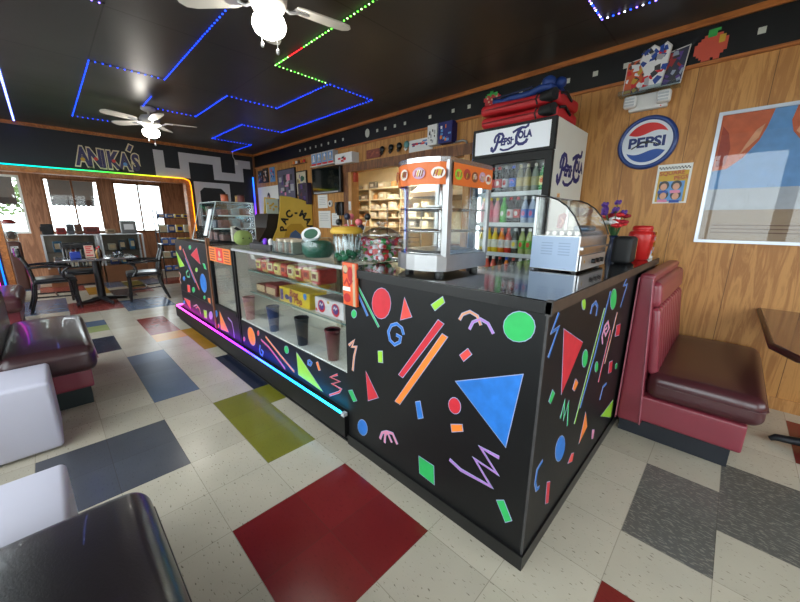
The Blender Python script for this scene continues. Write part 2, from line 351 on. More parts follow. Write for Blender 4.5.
def window(n,ax,pos,a0,a1,z0,z1,fm,mull=1,t=.05):
    """frame + pane in a wall; ax 'y': pane spans X at y=pos, ax 'x': pane spans Y at x=pos"""
    bx=(lambda B,u0,u1,w0,w1,d0,d1:B.box(u0,u1,pos+d0,pos+d1,w0,w1)) if ax=='y' else (lambda B,u0,u1,w0,w1,d0,d1:B.box(pos+d0,pos+d1,u0,u1,w0,w1))
    B=MB(); bx(B,a0,a0+t,z0,z1,.0,.08); bx(B,a1-t,a1,z0,z1,.0,.08); bx(B,a0+t,a1-t,z0,z0+t,.0,.08); bx(B,a0+t,a1-t,z1-t,z1,.0,.08)
    for k in range(mull):
        c=a0+(a1-a0)*(k+1)/(mull+1); bx(B,c-t*.4,c+t*.4,z0+t,z1-t,.015,.065)
    o=B.build('window_%d'%n,fm); struct(o)
    P=MB(); bx(P,a0+t*.6,a1-t*.6,z0+t*.6,z1-t*.6,.038,.042); P.build('pane',glass('window glass',(250,252,252),.02),o); return o
nwin=0
for x0,x1 in LW: nwin+=1; window(nwin,'y',LY,x0,x1,SZ0,SZ1,white,1)
for y0,y1 in RW: nwin+=1; window(nwin,'x',RX-.09,y0,y1,.6,2.5,white,1)
# mouldings
Fw=F_front(WY)
b=MB(); b.fbox(Fw,-WX,-RX,2.722,CEIL,0,.03); struct(b.build('trim_1',trimw))
b=MB(); b.fbox(Fw,-WX,-RX,2.462,2.486,0,.022); struct(b.build('trim_2',trimw))
# black frieze board with the painted dots
bm_=MB(); bm_.fbox(Fw,-WX,-RX,2.486,2.722,0,.012,0)
for x in (6.12,5.93,5.76,5.58,5.4,5.19,4.99,4.78,3.96,3.79,3.6,3.41,2.98,2.63,2.41,1.8,1.35,1.12,.89,.11,-.15,-.4): bm_.fbox(Fw,-x-.02,-x+.02,2.58,2.62,.012,.0135,1)
for x in (4.18,1.56):
    k=.06; bm_.prism(Fw,[(-x+k*.8*math.cos(2*PI*i/20),2.6+k*math.sin(2*PI*i/20)) for i in range(20)],.012,.0135,1)
struct(bm_.build('trim_3',[black,mat('dot paint',(206,208,196),.5,noise=.05)]))
b=MB(); b.fbox(Fw,-(-.3),-RX,0,.09,0,.014); b.fbox(Fw,-1.1,.3,0,.09,0,.014); struct(b.build('baseboard_right',trimy))
b=MB(); b.box(WX-.02,WX,WY,LY,2.715,CEIL); struct(b.build('trim_4',trimw))
b=MB(); b.box(WX-.025,WX-.001,WY+.001,WY+.05,0,2.715); struct(b.build('trim_5',trimd))
# casing of the opening to the front room
b=MB(); cz=.07; b.box(WX-.03,WX+.16,OY0-cz,OY0+.01,0,OZ+cz); b.box(WX-.03,WX+.16,OY1-.01,OY1+cz,0,OZ+cz); b.box(WX-.03,WX+.16,OY0+.01,OY1-.01,OZ-.01,OZ+cz); struct(b.build('trim_6',trimw))
# painted maze on the back wall
Fb=F_side(WX); MZ=mat('maze grey paint',(196,194,200),.6,noise=.05)
b=MB()
for pts in ([(1.735,2.61),(1.735,2.22),(2.15,2.22),(2.15,2.535),(2.765,2.535),(2.765,2.235),(3.215,2.235),(3.215,2.525),(3.47,2.525)],):
    b.stroke(Fb,pts,.165,0,.004)
for u0,u1,v0,v1 in ((2.28,2.98,1.98,2.09),(2.28,2.38,1.2,1.98),(2.88,2.98,1.2,1.98),(2.38,2.88,1.2,1.3)): b.fbox(Fb,u0,u1,v0,v1,0,.004)
b.prism(Fb,[(2.38,1.98),(2.38,1.9),(2.46,1.98)],0,.004); b.prism(Fb,[(2.88,1.98),(2.8,1.98),(2.88,1.9)],0,.004)
struct(b.build('trim_7',MZ))
# kitchen behind the hatch
b=MB(); b.box(2.2,8.0,-6.3,-6.2,0,2.6); b.box(2.1,2.2,-6.3,WY-.1,0,2.6); b.box(8.0,8.1,-6.3,WY-.1,0,2.6); struct(b.build('wall_far',mat('kitchen wall',(228,220,192),.6,noise=.05)))
struct(MB().box(2.1,8.1,-6.3,WY-.1,2.6,2.7).build('ceiling_2',mat('kitchen ceiling',(222,214,186),.6,noise=.05)))
struct(MB().box(2.1,8.1,-6.3,WY-.1,-.05,0).build('floor_2',mat('kitchen floor',(120,112,96),.5)))
b=MB(); c=.07
b.box(KX1-.012,KX1+c,WY-.12,WY+.03,KZ0,KZ1-.001); b.box(KX0-c,KX0+.012,WY-.12,WY+.03,KZ0,KZ1-.001); struct(b.build('trim_8',trimy))
b=MB(); b.box(KX0-c-.06,KX1+c+.14,WY-.0,WY+.04,KZ1,KZ1+.12); b.box(KX1+c,KX1+c+.14,WY,WY+.025,.95,KZ1); struct(b.build('trim_9',trimd))
b=MB(); b.box(KX0-c,KX1+c,WY-.14,WY+.06,KZ0-.04,KZ0+.004); struct(b.build('trim_10',trimd))
# front room
RY0,RY1=-2.95,2.0
b=MB(); FW=[(.22,.95,'a'),(-1.05,-.1,'b'),(-2.3,-1.29,'c')]; z0,z1=1.0,2.2
wb=wood('front room panelling',(134,88,60),(176,124,90),.5,'Z',.8)
b.box(FX,FX+.12,RY0,RY1,0,z0); b.box(FX,FX+.12,RY0,RY1,z1,CEIL)
ys=[RY0,-2.3,-1.29,-1.05,-.1,.22,.95,RY1]
for i in range(0,len(ys),2): b.box(FX,FX+.12,ys[i],ys[i+1],z0,z1)
b.box(WX+.15,FX,RY0-.1,RY0,0,CEIL); b.box(WX+.15,FX,RY1,RY1+.1,0,.5); b.box(WX+.15,FX,RY1,RY1+.1,2.4,CEIL); b.box(WX+.15,8.5,RY1,RY1+.1,.5,2.4); b.box(10.7,FX,RY1,RY1+.1,.5,2.4)
struct(b.build('wall_front',wb))
struct(MB().box(WX+.15,FX+.12,RY0,RY1,2.45,2.55).build('ceiling_3',mat('front room ceiling',(150,140,125),.7)))
for (y0,y1,_),mu in zip(FW,(0,1,1)): nwin+=1; window(nwin,'x',FX,y0,y1,z0,z1,trimd if mu else white,mu,.04)
nwin+=1; window(nwin,'y',RY1,8.5,10.7,.5,2.4,white,2)  # unseen side window, added to brighten the front room
# trees outside
for (x,y,h,l) in ((17.5,-5.2,5.0,'leafy tree outside the bare front room window'),(19,1.2,4.2,'leafy tree outside behind the dark awnings')):
    t=thing('tree',l,'tree',(x,y,-.2)); MB().tube([(x,y,-.2),(x+.1,y,h*.5),(x,y,h*.8)],[.16,.12,.05],8).build('trunk',mat('bark',(90,72,56),.8),t); b=MB(); r=random.Random(int(h*10))
    for k in range(700):
        a,e=r.uniform(0,2*PI),r.uniform(-1,1); q=Vector((math.cos(a)*math.sqrt(1-e*e),math.sin(a)*math.sqrt(1-e*e),e))*r.uniform(.6,1); c=Vector((x+q.x*1.5,y+q.y*1.5,h*.68+q.z*h*.36)); u=Vector((r.uniform(-1,1),r.uniform(-1,1),r.uniform(-1,1))).normalized(); v=u.orthogonal().normalized(); b.add([c-u*.13,c+v*.08,c+u*.13,c-v*.08],[[0,1,2,3]])
    b.build('foliage',mat('leaf mass',(88,112,58),.7,noise=.2),t)
# ground and awnings outside
struct(MB().box(-30,60,-40,40,-.3,-.2).build('ground',mat('pavement',(150,146,138),.8,noise=.1)))
for y0,y1,w in ((-.98,-.2,'middle'),(.34,1.1,'left')):
    t=thing('awning','dark scalloped awning outside the %s window of the front room'%w,'awning',(FX+.2,(y0+y1)/2,2.3))
    b=MB(); b.add([(FX+.16,y0,2.35),(FX+.16,y1,2.35),(FX+.75,y1,1.78),(FX+.75,y0,1.78)],[[0,1,2,3]]); b.add([(FX+.16,y0,2.33),(FX+.16,y1,2.33),(FX+.75,y1,1.76),(FX+.75,y0,1.76)],[[3,2,1,0]]); b.build('canopy',mat('awning cloth',(96,98,100),.8,stretch=(1,12,1)),t)
    n=9; b=MB(); pts=[(-y1+(y1-y0)*k/(n*4),1.64-.03*abs(math.sin(PI*k/4))) for k in range(n*4+1)]
    b.prism(F_side(FX+.75),[(-y1,1.78)]+pts+[(-y0,1.78)],0,.01); b.build('valance',dkgrey,t)
    b=MB()
    for y in (y0+.03,y1-.03): b.tube([(FX+.16,y,1.8),(FX+.74,y,1.77)],.012,6)
    b.build('support_arm',alu,t)
SH_front=[
('green','p',[(-1.402,0.845),(-1.404,0.836),(-1.409,0.828),(-1.416,0.822),(-1.424,0.818),(-1.432,0.818),(-1.438,0.822),(-1.443,0.828),(-1.444,0.836),(-1.442,0.845),(-1.437,0.853),(-1.43,0.859),(-1.422,0.863),(-1.414,0.862),(-1.408,0.859),(-1.403,0.853)],0),
('blue','l',[(-1.405,0.984),(-1.308,0.852)],0.0112),
('green','l',[(-1.397,1.013),(-1.222,0.811)],0.0112),
('red','p',[(-1.136,0.95),(-1.141,0.92),(-1.155,0.892),(-1.176,0.871),(-1.202,0.86),(-1.228,0.86),(-1.251,0.873),(-1.266,0.896),(-1.271,0.926),(-1.265,0.957),(-1.25,0.985),(-1.227,1.005),(-1.201,1.015),(-1.176,1.013),(-1.155,1.0),(-1.141,0.978)],0),
('coral','p',[(-1.045,0.991),(-0.999,0.911),(-1.069,0.882)],0),
('blue','l',[(-1.048,0.813),(-1.06,0.843),(-1.094,0.857),(-1.131,0.841),(-1.152,0.803),(-1.141,0.762),(-1.108,0.747),(-1.073,0.77),(-1.068,0.796),(-1.098,0.801)],0.0128),
('lime','p',[(-0.886,0.987),(-0.829,1.031),(-0.818,1.01),(-0.866,0.967)],0),
('tan','l',[(-0.74,0.952),(-0.727,0.977),(-0.694,0.995),(-0.66,0.984),(-0.642,0.951)],0.0096),
('violet','l',[(-0.692,0.923),(-0.678,0.956),(-0.646,0.975),(-0.613,0.965),(-0.588,0.93)],0.0088),
('green','p',[(-0.438,0.992),(-0.44,0.971),(-0.449,0.951),(-0.466,0.935),(-0.487,0.926),(-0.509,0.924),(-0.529,0.931),(-0.543,0.946),(-0.549,0.966),(-0.547,0.988),(-0.535,1.009),(-0.518,1.024),(-0.497,1.033),(-0.475,1.033),(-0.457,1.025),(-0.444,1.011)],0),
('red','p',[(-0.847,0.928),(-0.818,0.917),(-1.051,0.593),(-1.077,0.6)],0),
('orange','p',[(-0.823,0.872),(-0.796,0.864),(-1.069,0.442),(-1.101,0.446)],0),
('lime','p',[(-1.228,0.679),(-1.196,0.688),(-1.194,0.627),(-1.226,0.62)],0),
('tan','l',[(-1.476,0.645),(-1.426,0.688),(-1.449,0.643),(-1.408,0.654),(-1.429,0.595),(-1.446,0.499)],0.0136),
('red','p',[(-1.329,0.532),(-1.23,0.415),(-1.312,0.364)],0),
('green','p',[(-1.491,0.356),(-1.456,0.373),(-1.416,0.322),(-1.448,0.303)],0),
('coral','p',[(-0.729,0.804),(-0.694,0.841),(-0.676,0.823),(-0.71,0.784)],0),
('blue','p',[(-0.742,0.682),(-0.463,0.808),(-0.502,0.496)],0),
('red','p',[(-0.715,0.588),(-0.713,0.575),(-0.714,0.561),(-0.72,0.548),(-0.73,0.538),(-0.741,0.533),(-0.753,0.534),(-0.763,0.54),(-0.77,0.551),(-0.773,0.565),(-0.771,0.579),(-0.764,0.592),(-0.755,0.601),(-0.743,0.606),(-0.732,0.605),(-0.722,0.598)],0),
('orange','p',[(-0.756,0.473),(-0.701,0.498),(-0.695,0.47),(-0.749,0.441)],0),
('blue','p',[(-0.963,0.497),(-0.937,0.511),(-0.916,0.435),(-0.945,0.417)],0),
('blue','p',[(-1.326,0.194),(-1.325,0.175),(-1.33,0.156),(-1.341,0.138),(-1.355,0.125),(-1.372,0.119),(-1.387,0.121),(-1.4,0.13),(-1.408,0.145),(-1.409,0.165),(-1.403,0.185),(-1.392,0.202),(-1.377,0.215),(-1.361,0.22),(-1.346,0.218),(-1.334,0.209)],0),
('pink','l',[(-1.217,0.171),(-1.199,0.217),(-1.164,0.241),(-1.118,0.251),(-1.084,0.205)],0.0128),
('pink','l',[(-1.18,0.165),(-1.175,0.214),(-1.157,0.241)],0.012),
('pink','l',[(-1.157,0.237),(-1.124,0.195)],0.0112),
('green','p',[(-0.934,0.215),(-0.843,0.213),(-0.836,0.115),(-0.927,0.124)],0),
('violet','l',[(-0.755,0.298),(-0.694,0.279),(-0.547,0.286),(-0.631,0.37),(-0.526,0.359),(-0.607,0.437),(-0.523,0.435)],0.0128),
('green','p',[(-0.517,0.239),(-0.489,0.258),(-0.45,0.191),(-0.473,0.166)],0),
]
SH_side=[
('blue','l',[(1.193,1.031),(1.147,0.972),(1.21,0.975),(1.143,0.881)],0.012),
('red','p',[(1.268,0.955),(1.526,0.838),(1.335,0.671)],0),
('green','p',[(1.2,0.693),(1.225,0.727),(1.252,0.703),(1.222,0.674)],0),
('orange','p',[(1.476,0.644),(1.504,0.674),(1.541,0.644),(1.509,0.623)],0),
('green','l',[(1.362,0.549),(1.388,0.616),(1.407,0.529),(1.444,0.586),(1.472,0.465)],0.012),
('blue','p',[(1.475,0.343),(1.468,0.323),(1.453,0.311),(1.431,0.31),(1.407,0.32),(1.384,0.339),(1.366,0.364),(1.355,0.39),(1.352,0.415),(1.358,0.434),(1.372,0.446),(1.392,0.448),(1.416,0.44),(1.439,0.422),(1.459,0.398),(1.471,0.37)],0),
('orange','p',[(1.749,0.408),(1.818,0.297),(1.709,0.254)],0),
('coral','p',[(1.599,0.252),(1.638,0.235),(1.629,0.195),(1.565,0.22)],0),
('pink','p',[(1.946,0.216),(1.994,0.194),(1.995,0.138),(1.963,0.154)],0),
('blue','l',[(1.21,0.432),(1.164,0.419),(1.159,0.362),(1.182,0.317),(1.208,0.312)],0.012),
('red','p',[(1.297,0.279),(1.331,0.261),(1.344,0.147),(1.31,0.165)],0),
('lime','p',[(1.49,1.013),(1.492,1.004),(1.491,0.996),(1.486,0.992),(1.478,0.992),(1.468,0.995),(1.458,1.002),(1.45,1.011),(1.445,1.021),(1.442,1.03),(1.444,1.037),(1.449,1.041),(1.457,1.042),(1.466,1.039),(1.476,1.032),(1.484,1.023)],0),
('blue','l',[(1.584,0.953),(1.593,0.986),(1.637,0.996),(1.681,0.968),(1.679,0.926)],0.012),
('green','p',[(2.021,0.948),(2.022,0.927),(2.014,0.911),(1.996,0.903),(1.974,0.903),(1.949,0.912),(1.926,0.928),(1.909,0.948),(1.899,0.97),(1.898,0.989),(1.906,1.004),(1.922,1.013),(1.943,1.013),(1.968,1.006),(1.991,0.991),(2.01,0.97)],0),
('blue','l',[(2.207,1.045),(2.149,1.004),(2.233,0.999),(2.153,0.882)],0.012),
('blue','l',[(1.875,1.012),(1.764,0.728),(1.635,0.48)],0.012),
('lime','l',[(1.81,0.938),(1.69,0.678),(1.577,0.424)],0.012),
('pink','l',[(1.878,0.742),(1.844,0.788),(1.865,0.834),(1.919,0.848),(1.964,0.805),(1.917,0.775),(1.867,0.812),(1.916,0.816)],0.012),
('tan','l',[(2.096,0.863),(1.99,0.597)],0.012),
('coral','l',[(2.004,0.783),(1.915,0.516)],0.012),
('red','p',[(2.136,0.78),(2.226,0.769),(2.235,0.701),(2.143,0.717)],0),
('green','p',[(1.637,0.731),(1.636,0.716),(1.629,0.705),(1.616,0.7),(1.6,0.702),(1.584,0.711),(1.57,0.725),(1.56,0.741),(1.555,0.758),(1.556,0.772),(1.563,0.783),(1.575,0.788),(1.59,0.786),(1.606,0.778),(1.621,0.765),(1.632,0.748)],0),
('green','p',[(1.853,0.622),(1.854,0.611),(1.85,0.603),(1.842,0.6),(1.831,0.602),(1.82,0.608),(1.809,0.617),(1.801,0.629),(1.796,0.641),(1.796,0.651),(1.8,0.659),(1.808,0.662),(1.818,0.661),(1.829,0.655),(1.84,0.645),(1.849,0.634)],0),
('orange','p',[(1.475,0.641),(1.494,0.677),(1.528,0.656),(1.504,0.621)],0),
('red','p',[(2.1,0.572),(2.175,0.558),(2.192,0.485),(2.116,0.501)],0),
('blue','l',[(2.109,0.437),(2.038,0.442),(2.024,0.404),(2.012,0.374)],0.012),
('lime','p',[(2.381,0.227),(2.099,0.234),(2.392,0.098)],0),
('green','p',[(2.327,0.477),(2.325,0.471),(2.319,0.467),(2.31,0.466),(2.301,0.468),(2.291,0.473),(2.283,0.48),(2.278,0.488),(2.276,0.495),(2.279,0.501),(2.284,0.505),(2.293,0.506),(2.302,0.504),(2.312,0.5),(2.32,0.493),(2.325,0.485)],0),
]
SH_case=[
('magenta','l',[(-2.734,0.347),(-2.594,0.319),(-2.47,0.27),(-2.332,0.21)],0.0144),
('orange','l',[(-2.639,0.398),(-2.414,0.312),(-2.191,0.235)],0.0168),
('green','p',[(-2.258,0.394),(-2.258,0.382),(-2.262,0.371),(-2.271,0.361),(-2.283,0.354),(-2.295,0.352),(-2.306,0.354),(-2.315,0.361),(-2.32,0.371),(-2.32,0.382),(-2.315,0.394),(-2.306,0.404),(-2.295,0.41),(-2.282,0.412),(-2.271,0.41),(-2.263,0.403)],0),
('lime','p',[(-2.137,0.404),(-1.815,0.217),(-2.13,0.233)],0),
('blue','l',[(-1.96,0.397),(-1.936,0.388),(-1.954,0.362),(-1.985,0.361),(-1.983,0.384),(-1.956,0.398)],0.012),
('orange','p',[(-1.879,0.406),(-1.856,0.419),(-1.83,0.368),(-1.852,0.358)],0),
('coral','l',[(-1.635,0.402),(-1.718,0.356),(-1.613,0.362),(-1.701,0.315),(-1.6,0.316),(-1.625,0.286),(-1.736,0.22)],0.012),
('orange','p',[(-2.858,0.353),(-2.854,0.321),(-2.862,0.291),(-2.88,0.266),(-2.906,0.25),(-2.936,0.246),(-2.966,0.254),(-2.99,0.275),(-3.005,0.303),(-3.008,0.336),(-3.0,0.367),(-2.98,0.392),(-2.954,0.407),(-2.924,0.41),(-2.895,0.401),(-2.872,0.381)],0),
('coral','p',[(-2.763,0.4),(-2.766,0.391),(-2.772,0.382),(-2.779,0.376),(-2.786,0.372),(-2.793,0.372),(-2.798,0.376),(-2.801,0.382),(-2.8,0.391),(-2.797,0.4),(-2.791,0.408),(-2.784,0.414),(-2.777,0.418),(-2.77,0.418),(-2.765,0.414),(-2.763,0.408)],0),
('pink','l',[(-3.19,0.403),(-3.165,0.365),(-3.227,0.329),(-3.186,0.279)],0.012),
('coral','p',[(-3.089,0.263),(-3.093,0.254),(-3.099,0.245),(-3.108,0.239),(-3.116,0.235),(-3.125,0.235),(-3.131,0.237),(-3.134,0.243),(-3.133,0.251),(-3.13,0.26),(-3.123,0.268),(-3.115,0.275),(-3.106,0.279),(-3.098,0.279),(-3.092,0.276),(-3.089,0.27)],0),
('blue','l',[(-2.764,0.292),(-2.785,0.242),(-2.775,0.204),(-2.741,0.2),(-2.715,0.242),(-2.748,0.253)],0.012),
]
SH_far=[
('orange','p',[(-3.708,0.412),(-3.502,0.23),(-3.728,0.209)],0),
('violet','l',[(-3.477,0.387),(-3.386,0.36),(-3.366,0.296),(-3.36,0.206)],0.012),
('blue','p',[(-3.78,0.365),(-3.788,0.35),(-3.802,0.335),(-3.819,0.324),(-3.837,0.317),(-3.853,0.317),(-3.865,0.322),(-3.87,0.333),(-3.868,0.347),(-3.86,0.363),(-3.846,0.378),(-3.829,0.389),(-3.811,0.395),(-3.795,0.395),(-3.784,0.39),(-3.779,0.379)],0),
('coral','p',[(-3.768,0.236),(-3.773,0.227),(-3.78,0.219),(-3.789,0.213),(-3.799,0.209),(-3.808,0.208),(-3.815,0.211),(-3.818,0.217),(-3.817,0.225),(-3.812,0.234),(-3.805,0.242),(-3.795,0.248),(-3.785,0.252),(-3.777,0.252),(-3.77,0.25),(-3.767,0.244)],0),
('lime','p',[(-4.252,0.319),(-4.139,0.328),(-4.163,0.236),(-4.26,0.228)],0),
('pink','l',[(-4.647,0.288),(-4.507,0.335),(-4.406,0.304),(-4.391,0.243)],0.012),
('coral','l',[(-4.558,0.285),(-4.457,0.319),(-4.399,0.278)],0.0128),
('coral','p',[(-5.062,0.333),(-4.767,0.339),(-4.803,0.23)],0),
('blue','p',[(-5.02,0.276),(-5.029,0.265),(-5.042,0.255),(-5.06,0.246),(-5.078,0.241),(-5.095,0.24),(-5.107,0.243),(-5.113,0.25),(-5.111,0.26),(-5.103,0.271),(-5.089,0.281),(-5.071,0.289),(-5.053,0.294),(-5.036,0.295),(-5.025,0.292),(-5.019,0.285)],0),
('violet','p',[(-3.95,0.314),(-3.962,0.295),(-3.98,0.277),(-4.004,0.262),(-4.03,0.253),(-4.053,0.252),(-4.071,0.258),(-4.079,0.271),(-4.077,0.288),(-4.066,0.308),(-4.046,0.326),(-4.022,0.341),(-3.996,0.349),(-3.974,0.35),(-3.957,0.344),(-3.949,0.331)],0),
('lime','p',[(-5.125,0.938),(-4.808,0.772),(-5.032,0.739)],0),
('coral','l',[(-4.778,0.981),(-4.557,0.76),(-4.319,0.545)],0.0232),
('blue','l',[(-4.73,0.874),(-4.448,0.609)],0.016),
('red','p',[(-4.211,1.028),(-4.158,0.856),(-4.474,0.933)],0),
('blue','p',[(-4.025,0.666),(-4.031,0.626),(-4.052,0.589),(-4.085,0.56),(-4.127,0.544),(-4.169,0.544),(-4.206,0.56),(-4.232,0.589),(-4.243,0.628),(-4.236,0.67),(-4.213,0.707),(-4.178,0.735),(-4.136,0.75),(-4.095,0.748),(-4.059,0.732),(-4.035,0.703)],0),
('green','l',[(-4.67,0.735),(-4.772,0.697),(-4.754,0.644),(-4.652,0.656),(-4.632,0.699)],0.0128),
('coral','p',[(-4.796,0.538),(-4.689,0.543),(-4.707,0.457),(-4.817,0.446)],0),
('green','p',[(-4.499,0.519),(-4.509,0.506),(-4.525,0.493),(-4.547,0.484),(-4.569,0.478),(-4.59,0.477),(-4.605,0.481),(-4.613,0.49),(-4.612,0.502),(-4.602,0.515),(-4.585,0.528),(-4.564,0.537),(-4.541,0.543),(-4.521,0.543),(-4.506,0.539),(-4.498,0.53)],0),
('green','p',[(-4.068,0.87),(-4.002,0.871),(-3.968,0.816),(-4.032,0.82)],0),
('lime','p',[(-4.284,0.779),(-4.291,0.77),(-4.304,0.761),(-4.321,0.754),(-4.338,0.751),(-4.355,0.751),(-4.368,0.754),(-4.374,0.761),(-4.374,0.77),(-4.366,0.779),(-4.353,0.788),(-4.336,0.795),(-4.319,0.798),(-4.302,0.798),(-4.29,0.795),(-4.284,0.788)],0),
('blue','p',[(-4.864,0.61),(-4.872,0.599),(-4.886,0.589),(-4.905,0.581),(-4.924,0.577),(-4.941,0.576),(-4.954,0.58),(-4.96,0.588),(-4.958,0.598),(-4.949,0.609),(-4.935,0.619),(-4.917,0.627),(-4.897,0.631),(-4.881,0.631),(-4.868,0.627),(-4.862,0.619)],0),
('tan','l',[(-5.112,0.66),(-5.047,0.635),(-5.124,0.56),(-5.086,0.51)],0.0152),
('orange','p',[(-4.846,0.99),(-4.854,0.981),(-4.868,0.972),(-4.885,0.966),(-4.904,0.962),(-4.921,0.963),(-4.933,0.968),(-4.939,0.975),(-4.938,0.985),(-4.929,0.995),(-4.915,1.004),(-4.897,1.01),(-4.878,1.013),(-4.862,1.012),(-4.85,1.007),(-4.844,1.0)],0),
('green','p',[(-4.428,1.021),(-4.436,1.012),(-4.449,1.004),(-4.466,0.998),(-4.485,0.995),(-4.502,0.996),(-4.515,1.0),(-4.522,1.007),(-4.521,1.016),(-4.514,1.025),(-4.5,1.033),(-4.482,1.039),(-4.464,1.042),(-4.447,1.041),(-4.434,1.037),(-4.428,1.03)],0),
('orange','p',[(-4.044,0.493),(-3.964,0.502),(-3.965,0.441),(-4.036,0.453)],0),
('green','p',[(-4.124,0.487),(-4.13,0.479),(-4.14,0.471),(-4.154,0.464),(-4.169,0.461),(-4.182,0.46),(-4.193,0.462),(-4.198,0.467),(-4.198,0.475),(-4.192,0.483),(-4.181,0.491),(-4.168,0.497),(-4.153,0.501),(-4.14,0.502),(-4.13,0.499),(-4.124,0.494)],0),
]
# ================================================================== COUNTER
PCOL={'red':RED,'coral':CORAL,'orange':ORANGE,'lime':LIME,'green':GREEN,'blue':BLUE,'tan':TAN,'violet':VIOLET,'pink':PINK,'magenta':MAG}
PK=list(PCOL); PM=[PCOL[k] for k in PK]+[OUTL]
def paint(b,F,shapes,off=1,grow=.0028):
    """hand-painted shapes: pale outline with the colour on it, thin paint films on the panel"""
    O=len(PK)+off
    for k,(c,kind,pts,w) in enumerate(shapes):
        m=PK.index(c)+off; e=k*.00001
        if kind=='l':
            b.stroke(F,pts,w+grow*1.4,0,.0010+e,O); w=w*.92; b.stroke(F,pts,w,0,.0018+e,m)
        else:
            n=len(pts); cx=sum(p[0] for p in pts)/n; cy=sum(p[1] for p in pts)/n
            big=[]
            for i in range(n):
                p=Vector(pts[i]); a=Vector(pts[i-1]); d=Vector(pts[(i+1)%n]); t1=(p-a).normalized(); t2=(d-p).normalized()
                n1=Vector((t1.y,-t1.x)); n2=Vector((t2.y,-t2.x)); nn=(n1+n2); nn=nn.normalized() if nn.length>1e-3 else n1
                if nn.dot(p-Vector((cx,cy)))<0: nn=-nn
                big.append(tuple(p+nn*grow*min(2,1/max(.45,abs(nn.dot(n1))))))
            b.prism(F,big,0,.0010+e,O); b.prism(F,pts,0,.0018+e,m)
CY=-1.104; CX=.397; CZ=1.09
ct=thing('service_counter','black L-shaped service counter painted with confetti shapes in the middle of the room','counter',(.95,-1.4,0))
b=MB(); b.box(CX,1.5,-1.62,CY,.06,1.045); b.box(CX,.95,-3.1,-1.62,.06,1.045); paint(b,F_front(CY),SH_front); paint(b,F_side(CX),SH_side); b.build('body',[black]+PM,ct)
b=MB(); b.box(CX-.008,1.5,-1.6,CY+.012,0,.065); b.box(CX-.008,.93,-3.08,-1.6,0,.065); b.build('kick_base',blackp,ct)
b=MB()
for x0,x1,y0,y1 in ((CX-.012,1.5,-1.64,CY+.014),(CX-.012,.97,-3.12,-1.64)): b.box(x0,x1,y0,y1,1.045,CZ)
b.build('countertop',gloss,ct); b=MB(); b.box(CX-.012,1.5,CY+.014,CY+.016,1.046,1.086); b.build('front_edge',blackp,ct)
b=MB(); b.box(CX-.016,CX-.012,-3.12,CY+.014,1.047,1.088); b.build('edge_strip',mat('scuffed edge strip',(70,56,46),.5,noise=.25,nscale=20),ct)
b=MB(); b.box(CX-.014,CX+.006,CY-.004,CY+.016,1.04,CZ+.001); b.box(CX-.002,CX+.006,CY-.006,CY+.002,.066,1.04); b.build('corner_trim',mat('dull corner trim',(74,72,72),.5,.4,noise=.2,nscale=30),ct)
# plinth with its neon, carrying the glass cases
pl=thing('display_plinth','long black plinth with a glowing light tube under the glass display cases','counter',(3.4,-1.35,0))
b=MB(); b.box(1.502,5.3,-1.7,-1.075,.05,.19); b.box(1.502,5.3,-1.7,-1.11,0,.05); b.box(1.502,5.3,-1.12,-1.10,0,.012); b.build('base',black,pl)
nm=glow_ramp('counter neon',0,1.5,5.3,[(0,(30,190,230)),(.22,(20,120,255)),(.36,(60,40,255)),(.5,(150,30,255)),(.7,(225,40,235)),(1,(255,60,200))],10)
b=MB(); b.tube([(1.53,-1.083,.197),(5.26,-1.083,.197),(5.29,-1.1,.197),(5.3,-1.16,.197)],.0065,8); b.build('neon_tube',nm,pl)
b=MB(); b.box(1.502,1.53,-1.097,-1.07,.188,.21); b.build('end_cap',mat('frosted cap',(190,196,200),.4),pl)
def case(x0,x1,label,front):
    return thing('display_case',label,'display case',((x0+x1)/2,-1.4,.19))
FY=-1.13; BY=-1.66
k1=case(1.505,3.17,'long glass display case of sweets between the black counter and the narrow case',0)
b=MB(); b.box(1.505,3.17,BY,FY,.192,.44); paint(b,F_front(FY),[s for s in SH_case if min(p[0] for p in s[2])>-3.17]); b.build('base_panel',[black]+PM,k1)
b=MB(); b.box(1.505,3.17,BY+.01,FY-.008,.44,.45); b.build('case_floor',mat('speckled white laminate',(222,222,218),.35,noise=.12,nscale=40),k1)
b=MB(); b.box(1.53,3.15,FY-.006,FY,.45,1.07); b.build('front_glass',gl,k1)
b=MB(); b.box(1.505,3.17,BY,FY+.01,1.076,1.088); b.build('top_glass',gl,k1)
b=MB(); b.box(1.505,3.17,FY-.004,FY+.014,1.07,1.089); b.box(1.505,3.17,BY-.004,BY+.012,1.07,1.089); b.build('top_rail',alu,k1)
for q in ((1.505,1.53,FY-.025,FY+.004,.44,1.07),(3.148,3.17,FY-.012,FY+.006,.19,1.07),(1.505,1.53,BY,BY+.02,.45,1.07),(3.15,3.17,BY,BY+.02,.45,1.07)): MB().box(*q).build('corner_post',black,k1)
b=MB(); b.box(1.53,2.33,BY,BY+.008,.45,1.07); b.box(2.3,3.15,BY+.01,BY+.018,.45,1.07); b.build('back_door',mat('cloudy sliding door',(216,210,196),.4),k1)
b=MB(); b.box(2.28,2.34,BY+.02,BY+.035,.45,1.07); b.box(1.54,1.57,BY+.01,BY+.03,.45,1.07); b.build('door_stile',mat('putty trim',(168,156,134),.5),k1)
b=MB(); b.box(3.15,3.156,BY+.02,FY-.013,.45,1.07); b.build('end_panel',mat('pale end panel',(214,210,200),.45),k1); b=MB(); b.box(1.506,1.512,BY+.02,FY-.026,.45,1.07); b.build('end_panel',mat('pale end panel',(214,210,200)),k1)
for z in (.685,.885):
    b=MB(); b.box(1.53,3.15,BY+.03,-1.245,z-.003,z+.003); b.build('glass_shelf',gl,k1)
